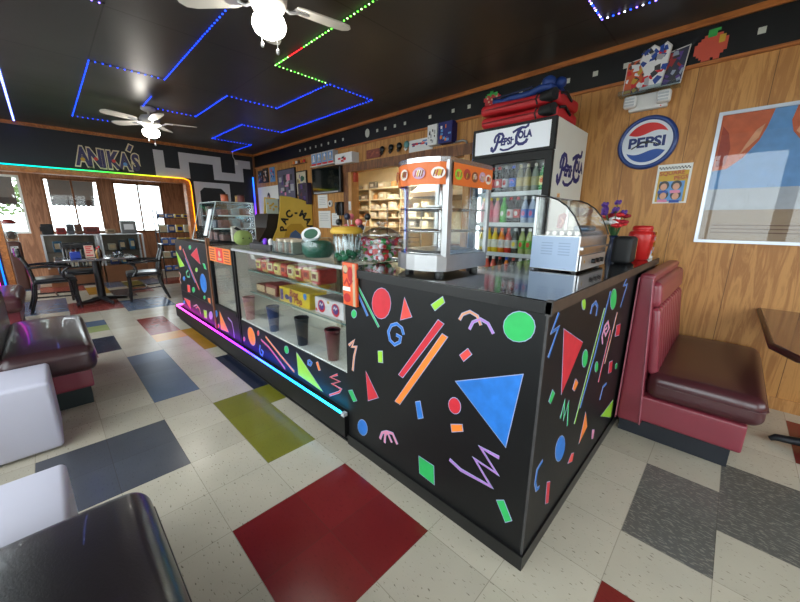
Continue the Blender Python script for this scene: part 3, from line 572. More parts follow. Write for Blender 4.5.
b=MB()
for z in (.685,.885): b.box(1.53,3.15,-1.2455,-1.242,z-.004,z+.004)
b.build('shelf_edge',mat('polished glass edge',(120,150,146),.2),k1)
k2=case(3.2,3.83,'narrow black-framed glass case beside the far painted panel',0)
b=MB(); b.box(3.2,3.83,BY,FY,.192,.44); paint(b,F_front(FY),[s for s in SH_far if -3.84<=sum(p[0] for p in s[2])/len(s[2])]+[s for s in SH_case if max(p[0] for p in s[2])<-3.2]); b.build('base_panel',[black]+PM,k2)
b=MB(); b.box(3.2,3.222,FY-.02,FY+.004,.44,1.07); b.box(3.80,3.83,FY-.03,FY+.004,.44,1.07); b.box(3.235,3.8,FY-.03,FY+.004,.44,.47); b.box(3.2,3.222,BY,BY+.03,.44,1.07); b.box(3.80,3.83,BY,BY+.03,.44,1.07); b.build('frame',black,k2)
b=MB(); b.box(3.235,3.80,FY-.016,FY-.01,.47,.93); b.build('front_glass',gl,k2)
b=MB(); b.box(3.2,3.83,BY,FY+.006,1.07,1.088); b.build('top_board',gl,k2)
b=MB(); b.box(3.235,3.80,BY,BY+.01,.44,1.07); b.build('back_panel',mat('case back',(206,202,192),.5),k2); b=MB(); b.box(3.806,3.812,BY+.03,FY-.03,.45,1.07); b.build('end_panel',mat('pale end panel',(214,210,200)),k2)
F2=F_front(FY-.008)
b=MB(); b.fbox(F2,-3.80,-3.235,.93,1.07,-.004,.012,0); b.quad(F2,-3.60,-3.42,.935,1.065,.013,1)
for i in range(5): b.quad(F2,-3.78,-3.64,.945+i*.024,.957+i*.024,.013,2); b.quad(F2,-3.39,-3.26,.945+i*.024,.957+i*.024,.013,2)
b.disc(F2,-3.51,1.015,.03,.0135,3); b.quad(F2,-3.56,-3.46,.95,.975,.0135,3)
b.build('menu_sign',[ORANGE,PRED,pc('brick brown',(150,60,40)),SAND],k2)
for q in ((3.78,-1.5,.45,.16,(214,212,206),'white box standing in the narrow glass case'),(3.5,-1.35,.45,.2,(150,60,70),'wine red packet in the narrow glass case'),(3.36,-1.4,.45,.26,(60,130,200),'tall blue packet in the narrow glass case')):
    o=MB().rbox(q[0]-.07,q[0]+.07,q[1]-.05,q[1]+.05,q[2],q[2]+q[3],.008,1).quad(F_front(q[1]+.05),-q[0]-.05,-q[0]+.05,q[2]+.04,q[2]+q[3]-.05,.001,1).build('packet',[mat('case packet %s'%(q[4],),q[4],.4,noise=.2,nscale=20),SAND]); tag(o,q[5],'packet')
b=MB(); b.box(3.2,3.83,BY+.01,FY-.008,.44,.45); b.build('case_floor',mat('speckled white laminate',(196,196,192)),k2)
k3=thing('painted_cabinet','black cabinet with painted confetti shapes at the far end of the counter','cabinet',(4.45,-1.4,.19))
b=MB(); b.box(3.872,5.12,BY,FY,.192,1.085); paint(b,F_front(FY),[s for s in SH_far if max(p[0] for p in s[2])<-3.85]); b.build('body',[black]+PM,k3)
b=MB(); b.box(3.872,5.12,FY,FY+.003,.43,.437); b.build('seam',blackp,k3)
b=MB(); b.box(3.833,3.87,FY-.02,FY+.012,.192,1.15); b.build('wooden_post',trimd,k3)
# ---- goods in the long case
def cup(x,y,m,label):
    t=thing('tumbler',label,'cup',(x,y,.45),group='plastic tumblers in the case')
    MB().lathe((x,y,.45),[(.034,0),(.036,.004),(.05,.2),(.051,.205),(.047,.2),(.034,.01),(.0,.009)],20).build('cup_body',m,t)
    MB().lathe((x,y,.45),[(.0515,.198),(.053,.203),(.0515,.21),(.049,.206),(.0515,.198)],20).build('rim',m,t)
for x,m,l in ((3.06,mat('pink tumbler',(160,110,110),.35),'pale pink tumbler in the display case next to the black post'),(2.587,mat('blue tumbler',(34,54,96),.3,noise=.25),'dark blue patterned tumbler standing behind the case glass'),(2.14,mat('charcoal tumbler',(30,36,42),.3),'charcoal tumbler standing behind the case glass'),(1.755,mat('wine red tumbler',(92,34,40),.3),'dark red tumbler nearest to the black counter in the case')): cup(x,-1.185,m,l)
def bagrow(x0,x1,z,y):
    n=9
    for i in range(n):
        x=x0+(x1-x0)*(i+.5)/n; w=(x1-x0)/n*.47
        o=MB().rbox(x-w,x+w,y-.16,y,z+.001,z+.115,.02,2,0,bulge=-.006).rbox(x-w*.8,x+w*.8,y-.004,y+.003,z+.03,z+.095,.003,1,1).rbox(x-w*.5,x+w*.5,y-.002,y+.005,z+.045,z+.08,.003,1,2).build('candy_packet',[mat('packet wrap '+str(i%2),[(176,60,54),(206,176,110)][i%2],.3,noise=.3,nscale=30),mat('packet face '+str(i%3),[(226,206,160),(214,96,70),(230,214,120)][i%3],.35,noise=.3,nscale=40),mat('packet badge',(120,40,46),.4)])
        tag(o,'%s shiny wrapped candy packet from the counter end on the upper case shelf'%ORD[i],'candy','candy packets on the upper case shelf')
bagrow(2.02,3.05,.888,-1.27)
def carton(name,x0,x1,y0,y1,z0,z1,m,label,cat,deco):
    o=thing(name,label,cat,((x0+x1)/2,(y0+y1)/2,z0)); MB().box(x0,x1,y0,y1,z0,z1).build('carton',m,o); F=F_front(y1,0,0); b=MB(); ms=deco(b,F); b.build('printed_front',ms,o); return o
def dy(b,F):
    b.text('Ring',F,-2.39,.775,.075,.002,1,.002,shear=.2); b.text('Pop',F,-2.33,.73,.08,.002,1,.002,shear=.2); b.disc(F,-2.5,.735,.035,.0015,2,ry=.022); b.disc(F,-2.44,.725,.025,.0018,3,ry=.03); b.disc(F,-2.22,.78,.025,.002,0)
    b.quad(F,-2.61,-2.56,.70,.79,.001,3); return [BLUE,pc('berry',(150,40,70)),NAVY,PURP]
o=carton('candy_carton',2.16,2.62,-1.42,-1.27,.689,.808,mat('yellow carton',(222,190,50),.4,noise=.05),'yellow candy carton with purple lettering on the lower case shelf','box',dy)
MB().add([(2.16,-1.42,.808),(2.62,-1.42,.808),(2.62,-1.46,.85),(2.16,-1.46,.85)],[[0,1,2,3],[3,2,1,0]]).build('lid_flap',mat('yellow carton',(222,190,50)),o)
def dw(b,F):
    for u in (-2.02,-1.85): b.disc(F,u,.745,.046,.001,0,ry=.046); b.disc(F,u,.749,.032,.0015,1,ry=.034); b.stroke(F,[(u-.022,.75),(u-.01,.765),(u+.003,.75),(u+.02,.765)],.008,0,.002,2)
    b.disc(F,-1.935,.785,.012,.001,3); b.disc(F,-2.085,.71,.012,.001,0); return [PRED,PURP,WHITE,MUST]
o=carton('candy_carton',1.76,2.10,-1.43,-1.28,.689,.803,mat('white carton',(224,220,222),.4),'open white candy carton with red and purple discs on the lower case shelf','box',dw)
MB().box(1.775,2.085,-1.42,-1.30,.803,.806).build('carton_shade',mat('carton shadow board',(120,112,108),.7),o)  # dark sheet painting the shade inside the open carton
for i,(x,m,l) in enumerate(((2.83,mat('dull red box',(120,44,40),.5,noise=.2),'dull red flat box left of the yellow carton in the case'),(3.03,mat('brown tray',(120,70,50),.5,noise=.2),'brown shallow tray at the left end of the lower case shelf'))):
    o=MB().rbox(x-.1,x+.1,-1.45,-1.29,.689,.79-.03*i,.01,2).rbox(x-.08,x+.08,-1.292,-1.287,.70,.76,.002,1,1).build('candy_box',[m,SAND]); tag(o,l,'box')
# orange card on the front corner
o=thing('snack_card','upright orange snack card fixed on the counter front beside the glass case','sign',(1.43,-1.1,.88)); F=F_front(-1.1)
MB().rbox(1.372,1.488,-1.1,-1.082,.888,1.12,.004,1).build('card_box',mat('orange card',(222,92,44),.45,noise=.12),o)
F=F_front(-1.0818); b=MB(); b.disc(F,-1.46,1.085,.02,.001,1); b.quad(F,-1.475,-1.45,1.06,1.105,.0008,2); b.disc(F,-1.42,1.06,.022,.001,0,ry=.04); b.stroke(F,[(-1.475,1.0),(-1.45,1.03),(-1.43,1.0),(-1.40,1.03)],.012,0,.001,0); b.quad(F,-1.485,-1.42,.968,.99,.001,3); b.disc(F,-1.45,.93,.03,.001,0,ry=.025); b.quad(F,-1.40,-1.38,.89,1.115,.0006,1); b.build('printed_front',[pc('deep red',(176,30,30)),SAND,blackp,WHITE],o)
# ---- on top of the cases
def jar_lid(x,y,z,r,m,t): MB().lathe((x,y,z),[(r,0),(r*1.02,.012),(r*.7,.035),(r*.25,.045),(r*.2,.05),(.018,.055),(.022,.075),(.0,.085)],20).build('lid',m,t)
def wraps(b,x,y,z,w,d,h,cols,n,sd):
    rr=random.Random(sd)
    for i in range(n):
        cx,cy,cz=x+rr.uniform(-w,w),y+rr.uniform(-d,d),z+rr.uniform(.018,h); a=rr.uniform(0,PI)
        b.ball((cx,cy,cz),.02,1.1,1,.85,6,rr.randrange(cols))
        b.tube([(cx-.035*math.cos(a),cy-.035*math.sin(a),cz),(cx,cy,cz),(cx+.035*math.cos(a),cy+.035*math.sin(a),cz)],[.012,.003,.012],5,rr.randrange(cols))
t=thing('candy_jar','square glass jar of red and green wrapped sweets beside the food warmer','jar',(1.565,-1.44,CZ))
MB().rbox(1.445,1.685,-1.56,-1.32,CZ,CZ+.155,.02,2).build('glass_body',gl2,t)
MB().lathe((1.565,-1.44,CZ+.156),[(.115,0),(.118,.012),(.06,.045),(.02,.052),(.018,.06),(.03,.072),(.028,.085),(.0,.09)],24).build('lid',glass('lid glass',(225,232,236),.2,.05),t)
b=MB(); wraps(b,1.565,-1.44,CZ,.09,.09,.135,4,70,3); b.build('sweets',[PRED,pc('hot pink',(206,90,120)),pc('leaf',(60,150,70)),pc('wrap white',(222,206,212))],t)['kind']='stuff'
t=thing('lollipop_jar','clear jar with a yellow lid and a spray of lollipops on the glass case','jar',(1.69,-1.27,CZ))
MB().lathe((1.69,-1.27,CZ),[(.075,0),(.085,.01),(.085,.16),(.075,.17)],8).build('glass_body',gl2,t)
MB().lathe((1.69,-1.27,CZ+.17),[(.095,0),(.1,.012),(.085,.034),(.03,.042),(.0,.043)],20).build('lid',MUST,t)
b=MB(); rr=random.Random(5)
for i in range(26): x,y=1.69+rr.uniform(-.05,.05),-1.27+rr.uniform(-.05,.05); b.ball((x,y,CZ+.01+rr.uniform(.01,.05)),.018,1,1,1,6,0); b.tube([(x,y,CZ+.03),(x+rr.uniform(-.03,.03),y+rr.uniform(-.02,.02),CZ+.15)],.003,4,1)
b.build('sweets',[pc('wrap green',(30,110,70)),WHITE],t)['kind']='stuff'
t=thing('lollipop_stand','cluster of dark and pink lollipops on sticks behind the yellow-lidded jar','candy',(1.84,-1.44,CZ),group=None)
MB().lathe((1.84,-1.44,CZ),[(.06,0),(.065,.01),(.065,.14),(.06,.145)],14).build('tub',gl2,t)
for i in range(9):
    a=2*PI*i/9+.3; r=.028+.02*(i%2); p0=(1.84+.02*math.cos(a),-1.44+.02*math.sin(a),CZ+.01); p1=(1.84+r*2.0*math.cos(a),-1.44+r*2.0*math.sin(a),CZ+.2+.035*(i%3))
    l=MB().tube([p0,p1],.003,5).build('stick',WHITE,t); MB().ball(p1,.022,1,1,1,8).build('candy_head',[pc('pop pink',(214,110,120)),blackp,pc('pop navy',(34,40,60)),PRED][i%4],l)
t=thing('candy_bucket','round green-filled tub with a tilted white-rimmed lid on the glass case','jar',(2.03,-1.28,CZ))
MB().lathe((2.03,-1.28,CZ),[(.085,0),(.11,.03),(.11,.1),(.095,.13)],20).build('tub',gl2,t)
MB().lathe((2.03,-1.28,CZ+.004),[(.08,0),(.104,.03),(.104,.085),(.07,.105),(0,.11)],18).build('sweets',pc('bottle green',(24,92,70),noise=.3),t)
b=MB(); q=Vector((-.45,.5,.74)).to_track_quat('Z','Y').to_matrix().to_4x4(); o0=Vector((2.06,-1.25,CZ+.15)); Fl=lambda u,v,d=0:o0+q@Vector((u,v,d))
b.prism(Fl,[(.065*math.cos(2*PI*i/20),.065*math.sin(2*PI*i/20)) for i in range(20)],-.01,.008,0); b.disc(Fl,0,0,.047,.0085,1); b.build('lid',[WHITE,pc('bottle green',(24,92,70))],t)
MB().cyl((2.06,-1.26,CZ+.11),(2.06,-1.25,CZ+.143),.02,n=10).build('lid_rest',gl2,t)
t=thing('wristband_box','clear box of pale and orange packets left of the green tub','box',(2.4,-1.3,CZ))
b=MB(); b.box(2.24,2.55,-1.38,-1.2,CZ,CZ+.006); b.box(2.24,2.55,-1.203,-1.2,CZ,CZ+.09); b.box(2.24,2.55,-1.38,-1.377,CZ,CZ+.09); b.box(2.24,2.243,-1.38,-1.2,CZ,CZ+.09); b.box(2.547,2.55,-1.38,-1.2,CZ,CZ+.09); b.build('acrylic_tray',gl2,t)
for i in range(9): MB().rbox(2.25+i*.033,2.276+i*.033,-1.37,-1.21,CZ+.008,CZ+.085+.02*(i%3==0),.004,1).build('packet',mat('tray packet %d'%(i%3),[(214,200,178),(190,120,84),(150,130,116)][i%3],.5,noise=.2,nscale=30),t)
o=MB().rbox(2.62,3.02,-1.4,-1.22,CZ,CZ+.05,.005,1).build('flat_box',mat('dark flat box',(40,36,38),.5)); tag(o,'dark flat box on the glass case below the yellow arcade cabinet','box')
o=MB().rbox(2.65,3.0,-1.6,-1.45,CZ,CZ+.085,.006,1).build('cardboard_box',mat('kraft card',(150,122,92),.7)); tag(o,'brown cardboard box behind the dark flat box on the glass case','box')
for i,(x,c,n) in enumerate(((2.76,(120,40,220),'violet'),(2.66,(220,214,214),'white'))):
    o=MB().lathe((x,-1.245,CZ+.05),[(.016,0),(.018,.005),(.018,.04),(.008,.048),(0,.05)],10).build('trinket',mat(n+' trinket',c,.3)); tag(o,'small %s trinket standing on the dark flat box'%n,'trinket')
# acrylic pick-and-mix case at the far end
t=thing('acrylic_display','tall clear acrylic candy display with a slanted front on the far counter end','display case',(4.3,-1.45,CZ))
X0,X1,Y0,Y1,H=4.05,4.6,-1.72,-1.2,.43
b=MB(); b.box(X0,X1,Y0,Y1,CZ,CZ+.012); b.build('base',gl2,t)
b=MB(); b.box(X0,X0+.006,Y0,Y1-.12,CZ+.012,CZ+H); b.box(X1-.006,X1,Y0,Y1-.12,CZ+.012,CZ+H); b.box(X0,X1,Y0,Y0+.006,CZ+.012,CZ+H); b.build('side_panel',gl2,t)
b=MB(); b.add([(X0,Y1,CZ+.012),(X1,Y1,CZ+.012),(X1,Y1-.12,CZ+H),(X0,Y1-.12,CZ+H)],[[0,1,2,3],[3,2,1,0]]); b.add([(X0,Y1,CZ+.012),(X0,Y1-.12,CZ+.012),(X0,Y1-.12,CZ+H)],[[0,1,2]]); b.build('slanted_front',gl2,t)
b=MB(); b.box(X0,X1,Y0,Y1-.12,CZ+H,CZ+H+.008); b.build('top_panel',gl2,t)
b=MB()
for z in (.14,.28): b.box(X0+.006,X1-.006,Y0+.006,Y1-.13,CZ+z,CZ+z+.006)
for x in (4.23,4.41): b.box(x,x+.005,Y0+.006,Y1-.13,CZ+.012,CZ+H)
b.build('divider',gl2,t)
rr=random.Random(8)
for zi,z in enumerate((.012,.147,.287)):
    for xi in range(3):
        for yi in range(3):
            x=X0+.095+xi*.18; y=Y0+.07+yi*.12; h=rr.uniform(.06,.11)
            MB().rbox(x-.06,x+.06,y-.045,y+.045,CZ+z,CZ+z+h,.01,1).build('candy_portion',mat('portion %d'%rr.randrange(6),[(220,220,214),(190,130,120),(176,170,164),(222,212,190),(150,146,156),(206,196,184)][rr.randrange(6)],.5,noise=.3,nscale=30),t)
b=MB(); b.box(X0-.012,X0-.002,-1.62,-1.3,CZ+.24,CZ+.255)
Fq=lambda u,v,d=0:Vector((4.15+u,Y1+.004-.12*(v/.42)+d,CZ+.012+v))
MB().prism(Fq,[(-.05,.06),(.06,.06),(.06,.34),(-.05,.34)],0,.003).build('label_strip',WHITE)
tag(bpy.data.objects['label_strip'],'white label holder strip leaning on the slanted candy display front','sign')
for i,(x,y,c,n) in enumerate(((4.15,-1.45,(190,90,50),'orange'),(4.13,-1.62,(110,50,44),'dark red'),(4.3,-1.5,(214,210,204),'white'),(4.42,-1.55,(90,96,120),'slate'),(4.28,-1.65,(206,150,60),'gold'))):
    t3=thing('candy_tin','small %s lidded tin on top of the acrylic candy display'%n,'tin',(x,y,CZ+H+.008),group='tins on the acrylic display')
    MB().lathe((x,y,CZ+H+.008),[(.036,0),(.038,.005),(.038,.06),(.034,.065)],14).build('tin_body',mat(n+' tin',c,.4,noise=.2,nscale=30),t3); MB().lathe((x,y,CZ+H+.073),[(.039,0),(.039,.014),(0,.016)],14).build('lid',mat(n+' tin lid',tuple(int(v*.6) for v in c),.4),t3)
# tape gun and green plush beside it
b=MB()
for x in (X0,X1):
    b.tube([(x,Y1,CZ+.012),(x,Y1-.12,CZ+H),(x,Y0,CZ+H),(x,Y0,CZ+.012)],.005,6)
b.tube([(X0,Y1-.12,CZ+H),(X1,Y1-.12,CZ+H)],.005,6); b.tube([(X0,Y1,CZ+.014),(X1,Y1,CZ+.014)],.005,6); b.tube([(X0,Y0,CZ+H),(X1,Y0,CZ+H)],.005,6)
for z in (.143,.283): b.box(X0-.001,X0+.002,Y0,Y1-.13+.06*(z<.2),CZ+z-.004,CZ+z+.008)
b.build('polished_edge',mat('polished acrylic edge',(214,228,228),.25,noise=.02),t)
t=thing('card_terminal','grey and white sloping till terminal in front of the acrylic display','till',(3.95,-1.5,CZ))
b=MB(); b.prism(lambda u,v,d=0:Vector((3.93-d,-1.4-u*.7,CZ+v*.75)),[(0,.02),(0,.22),(.06,.24),(.3,.1),(.3,.0),(.1,.0)],0,.05); b.build('housing',mat('till housing',(196,192,180),.5),t)
b=MB(); b.prism(lambda u,v,d=0:Vector((3.877-d,-1.4-u*.7,CZ+v*.75)),[(.02,.2),(.06,.225),(.28,.1),(.26,.07)],0,.005); b.build('screen_strip',blackp,t)
t=thing('plush_toy','round green plush toy on the far end of the glass case','toy',(3.45,-1.34,CZ))
MB().rbox(3.38,3.53,-1.42,-1.26,CZ,CZ+.125,.06,4,0,bulge=.02).build('body',mat('moss plush',(132,150,84),.9,noise=.1,bump=.3,bscale=120),t)
b=MB(); F=F_side(3.38)
for u in (1.31,1.37): b.disc(F,u,CZ+.07,.007,.003,0)
b.build('button_eye',blackp,t)
o=MB().tube([(3.22,-1.5,CZ+.019),(3.32,-1.55,CZ+.019),(3.45,-1.53,CZ+.019)],.018,8).build('blue_roll',mat('blue sleeve',(30,120,170),.5)); tag(o,'blue rolled sleeve on the glass case beside the green plush toy','sleeve')
# ================================================================== MACHINES ON THE COUNTER
t=thing('food_warmer','steel and curved-glass food warmer with an orange header on the counter corner','food warmer',(1.15,-1.4,CZ))
Z=CZ; steel2=mat('satin steel',(170,170,172),.38,1,noise=.12,nscale=8)
bow=[(.92,-1.245),(.95,-1.212),(.995,-1.187),(1.05,-1.174),(1.105,-1.176),(1.16,-1.192),(1.205,-1.222),(1.235,-1.26),(1.25,-1.31)]
plan=bow+[(1.25,-1.585),(.92,-1.585)]
def slab(b,pl,z0,z1,m=0): b.prism(lambda u,v,d=0:Vector((u,v,d)),pl,z0,z1,m)
def inset(pl,k): 
    c=(1.085,-1.4); return [(c[0]+(x-c[0])*k,c[1]+(y-c[1])*k) for x,y in pl]
b=MB(); slab(b,plan[::-1],Z+.022,Z+.095); b.build('steel_base',steel2,t)
for x,y in ((.97,-1.26),(.97,-1.55),(1.2,-1.55),(1.17,-1.27)): MB().cyl((x,y,Z),(x,y,Z+.023),.022,n=12).build('foot',blackp,t)
b=MB(); slab(b,inset(plan,1.015)[::-1],Z+.492,Z+.512); b.build('top_cap',steel,t)
def wallstrip(b,pts,z0,z1,m=0,two=True):
    for p,q in zip(pts,pts[1:]):
        v=[(p[0],p[1],z0),(q[0],q[1],z0),(q[0],q[1],z1),(p[0],p[1],z1)]; b.add(v,[[0,1,2,3]],m,True)
b=MB(); wallstrip(b,inset(bow[1:-1],.995),Z+.095,Z+.40); b.build('curved_glass',gl,t)
b=MB(); b.box(.922,.926,-1.57,-1.265,Z+.095,Z+.40); b.build('side_glass',gl,t)
b=MB(); b.box(.935,1.235,-1.583,-1.579,Z+.095,Z+.40); b.box(1.244,1.248,-1.56,-1.33,Z+.095,Z+.4); b.build('rear_glass',gl,t)
b=MB(); wallstrip(b,inset(bow,1.003),Z+.40,Z+.492,0)
fc=[(.97,-1.188),(1.1,-1.15),(1.23,-1.167)]
hd=b.build('curved_header',mat('orange header',(228,112,40),.4,noise=.05),t)
b=MB(); b.box(.915,.921,-1.588,-1.25,Z+.40,Z+.492); hs=b.build('side_header',mat('orange header',(228,112,40)),t)
b=MB(); FS=F_side(.9145)
foods=[pc('donut brown',(130,70,40)),pc('plate white',(232,222,214)),pc('meat red',(176,60,50)),MUST,pc('plate pink',(200,160,190)),LIME]
for i,u in enumerate((1.30,1.365,1.43,1.495,1.55)):
    b.disc(FS,u,Z+.445+.006*(i%2),.028,.0006,[5,2,0,4,1][i],ry=.023); b.disc(FS,u,Z+.447,.016,.001,[3,0,1,1,2][i],ry=.012); [b.stroke(FS,[(u-.015+.01*q,Z+.434),(u-.01+.01*q,Z+.456)],.005,0,.0014,[0,2,3,0][(i+q)%4]) for q in range(4)]
b.build('printed_food',foods,hs)
b=MB()
for i,s_ in enumerate((.14,.34,.54,.74)):
    k=s_*(len(bow)-1); j=int(k); p=Vector(bow[j]).lerp(Vector(bow[j+1]),k-j); tt=(Vector(bow[j+1])-Vector(bow[j])).normalized(); nn=Vector((-tt.y,tt.x))
    if nn.y<0: nn=-nn
    Fk=frame((p.x+nn.x*.006,p.y+nn.y*.006,Z+.447),(-1*tt.x,-1*tt.y,0),(0,0,1),(nn.x,nn.y,0))
    b.disc(Fk,0,0,.031,.0006,[1,4,1,2][i],ry=.024); b.disc(Fk,.002,.002,.02,.0010,[3,1,0,3][i],ry=.013); [b.stroke(Fk,[(-.02+.011*q,-.014),(-.012+.011*q,.012)],.006,0,.0014,[0,2,3,0][(i+q)%4]) for q in range(4)]
b.build('printed_food',foods,hd)
for q in ((.915,.945,-1.262,-1.232,Z+.09,Z+.5),(.917,.935,-1.588,-1.567,Z+.09,Z+.495),(1.23,1.253,-1.588,-1.565,Z+.09,Z+.495),(1.238,1.254,-1.33,-1.31,Z+.09,Z+.495)): MB().box(*q).build('corner_post',steel2,t)
for z in (.10,.20,.30):
    b=MB()
    pl=inset(plan,.93)
    b.tube([(x,y,Z+z) for x,y in pl],.004,6,0,True)
    for k in range(7):
        x=.96+.042*k; b.tube([(x,-1.56,Z+z),(x,-1.24,Z+z)],.0025,5)
    b.build('wire_rack',steel,t)
b=MB(); slab(b,inset(plan,.8)[::-1],Z+.096,Z+.112); b.build('drip_tray',mat('dark tray',(46,44,46),.3),t)
MB().cyl((1.085,-1.4,Z+.11),(1.085,-1.4,Z+.47),.008,n=10).build('centre_post',steel,t)
b=MB(); b.box(1.0,1.1,-1.4,-1.28,Z+.31,Z+.318); b.build('price_tag',WHITE,t)
# roller grill / hot cabinet with curved glass
t=thing('roller_grill','pale blue sided roller grill under a curved glass hood on the counter side arm','grill',(.62,-2.02,CZ))
gx0,gx1,gy0,gy1=.53,.77,-2.25,-1.79; z0=Z+.01; z1=Z+.18
b=MB(); b.box(gx0+.004,gx1,gy0,gy1,z0,z1); b.build('body',steel,t)
for x in (gx0+.03,gx1-.03):
    for y in (gy0+.03,gy1-.03): MB().cyl((x,y,Z),(x,y,z0+.001),.014,n=10).build('foot',blackp,t)
F=F_front(gy1); b=MB(); b.fbox(F,-gx1,-gx0-.012,z0+.002,z1-.004,0,.003,0)
for u in (-.69,-.605):
    for k in range(5): b.fbox(F,u-.028,u+.028,z0+.075+k*.014,z0+.08+k*.014,.003,.005,1)
b.build('side_panel',[mat('pale blue film',(176,196,224),.35,noise=.02),mat('louvre shade',(150,170,200),.4)],t)
F=F_side(gx0); b=MB(); b.fbox(F,1.80,2.22,z0+.005,z0+.075,0,.006,0); b.fbox(F,1.79,2.24,z0+.105,z0+.118,-.002,.012,1); b.build('control_panel',[alu,steel],t)
for u in (1.98,2.05,2.12): MB().cyl(F(u,z0+.04,.006),F(u,z0+.04,.024),.012,n=12).build('knob',blackp,t)
MB().disc(F,1.85,z0+.045,.008,.007,0).build('indicator',MUST,t)
b=MB()
for k in range(5): b.cyl((gx0+.03+k*.036,gy0+.02,z1+.012),(gx0+.03+k*.036,gy1-.02,z1+.012),.011,n=10)
b.build('rollers',steel,t); hg=glass('hood glass',(232,228,220),.13,.05)
arc=[(gx0,z1+.0),(gx0+.015,z1+.04),(gx0+.045,z1+.095),(gx0+.085,z1+.142),(gx0+.13,z1+.173),(gx0+.175,z1+.19),(gx1,z1+.195)]
b=MB()
for p,q in zip(arc,arc[1:]): b.add([(p[0],gy1,p[1]),(p[0],gy0,p[1]),(q[0],gy0,q[1]),(q[0],gy1,q[1])],[[0,1,2,3]],0,True)
b.build('curved_hood',hg,t)
for y in (gy1,gy0):
    b=MB(); b.add([(x,y,z) for x,z in arc]+[(gx1,y,z1)],[list(range(len(arc)+1))]); b.build('end_glass',hg,t)
b=MB(); b.tube([(x,gy1+.001,z) for x,z in arc],.004,6); b.build('hood_rim',blackp,t); b=MB(); b.tube([(x,gy0-.001,z) for x,z in arc],.004,6); b.build('hood_rim',blackp,t)
b=MB(); b.box(gx1-.014,gx1,gy1-.012,gy1+.002,z1,z1+.196); b.box(gx1-.014,gx1,gy0-.002,gy0+.012,z1,z1+.196); b.box(gx1-.03,gx1+.002,gy0,gy1,z1+.193,z1+.199); b.build('hood_post',alu,t)
MB().cyl((gx1-.03,-2.0,z1+.199),(gx1-.03,-2.0,z1+.22),.008,n=8).build('hood_handle',trimy,t)
F=F_front(gy1-.004); b=MB(); b.prism(F,[(-.655,z1+.04),(-.63,z1+.035),(-.62,z1+.06),(-.612,z1+.1),(-.625,z1+.112),(-.65,z1+.1)],0,.002,0); b.stroke(F,[(-.64,z1+.05),(-.625,z1+.07),(-.64,z1+.09)],.005,.002,.003,1); b.build('sausage_sticker',[pc('sausage red',(170,56,44)),pc('bun',(224,150,110))],t)
b=MB(); b.rbox(.56,.64,-2.12,-1.98,z1+.02,z1+.05,.015,2); b.build('tongs_tray',mat('steel blue',(120,140,170),.3,.6),t)
# flowers
t=thing('flower_vase','slim vase of red, white and purple flowers behind the glass-hooded grill','vase',(.62,-2.78,CZ))
MB().lathe((.62,-2.78,CZ),[(.034,0),(.036,.005),(.026,.08),(.022,.13),(.03,.16),(.027,.16),(.018,.12),(.0,.01)],16).build('vase_body',mat('dark blue glass',(30,40,70),.1,noise=.1),t)
b=MB(); rr=random.Random(4); heads=[]
for i in range(18):
    a=rr.uniform(0,2*PI); r=rr.uniform(.01,.08); h=CZ+.235+rr.uniform(-.01,.07)
    p=(.62+r*math.cos(a),-2.78+r*math.sin(a),h); heads.append(p); b.tube([(.62,-2.78,CZ+.12),(.62+.4*(p[0]-.62),-2.78+.4*(p[1]+2.78),CZ+.17),p],.003,5)
pur=[]
for i in range(9):
    a=rr.uniform(0,2*PI); r=rr.uniform(.02,.09); h=CZ+.305+rr.uniform(0,.08); p=(.66+r*math.cos(a),-2.76+r*math.sin(a)*.8,h); pur.append(p); b.tube([(.62,-2.78,CZ+.13),((.62+p[0])/2,(-2.78+p[1])/2,CZ+.24),p],.0025,5)
b.build('stems',pc('stem green',(54,96,50)),t)
for i,p in enumerate(heads):
    b=MB(); b.ball(p,.024,1,1,.7,8)
    for k in range(5): a=2*PI*k/5; b.ball((p[0]+.02*math.cos(a),p[1]+.02*math.sin(a),p[2]),.017,1,1,.7,6)
    b.build('bloom',[PRED,WHITE,pc('crimson',(160,20,40)),WHITE,PRED][i%5],t)
for p in pur:
    b=MB()
    for k in range(5): a=2*PI*k/5; b.ball((p[0]+.013*math.cos(a),p[1]+.013*math.sin(a),p[2]+.008*(k%2)),.011,1,1,1.2,6)
    b.build('purple_flower',pc('violet petal',(92,50,140)),t)
# napkin box, red jar, papers
t=thing('napkin_dispenser','squat black napkin dispenser with a brown end on the counter side arm','dispenser',(.49,-2.52,CZ))
MB().rbox(.44,.545,-2.6,-2.43,CZ,CZ+.165,.025,3).build('housing',mat('soft black',(22,22,24),.6),t)
b=MB(); b.box(.448,.537,-2.635,-2.598,CZ+.02,CZ+.15); b.build('napkin_stack',pc('kraft napkin',(190,140,80)),t)
t=thing('red_canister','ribbed red canister with printed vertical lettering beside the black napkin dispenser','canister',(.47,-2.86,CZ))
MB().lathe((.47,-2.86,CZ),[(.05,0),(.06,.01),(.075,.12),(.08,.165),(.075,.185),(.055,.195),(.06,.2),(.06,.22),(.05,.228),(0,.23)],10).build('canister_body',mat('red canister',(196,36,34),.35,noise=.06),t)
F=frame((.47-.074,-2.86+.03,CZ+.1),(.4,-.9,0),(0,0,1),(-.9,-.42,.0)); b=MB()
for k,(v,h) in enumerate(((-.07,.02),(-.035,.025),(.0,.025),(.035,.025),(.068,.022))): b.quad(F,-.022,.012,v,v+h,.006,k%2)
b.build('printed_letters',[MUST,WHITE],t)
o=MB().box(.42,.6,-3.08,-2.95,CZ,CZ+.03).box(.43,.59,-3.1,-2.96,CZ+.03,CZ+.05,1).build('booklet_stack',[paper,pc('pale blue paper',(150,176,214))]); tag(o,'small stack of white and pale blue booklets at the wall end of the counter','booklets')
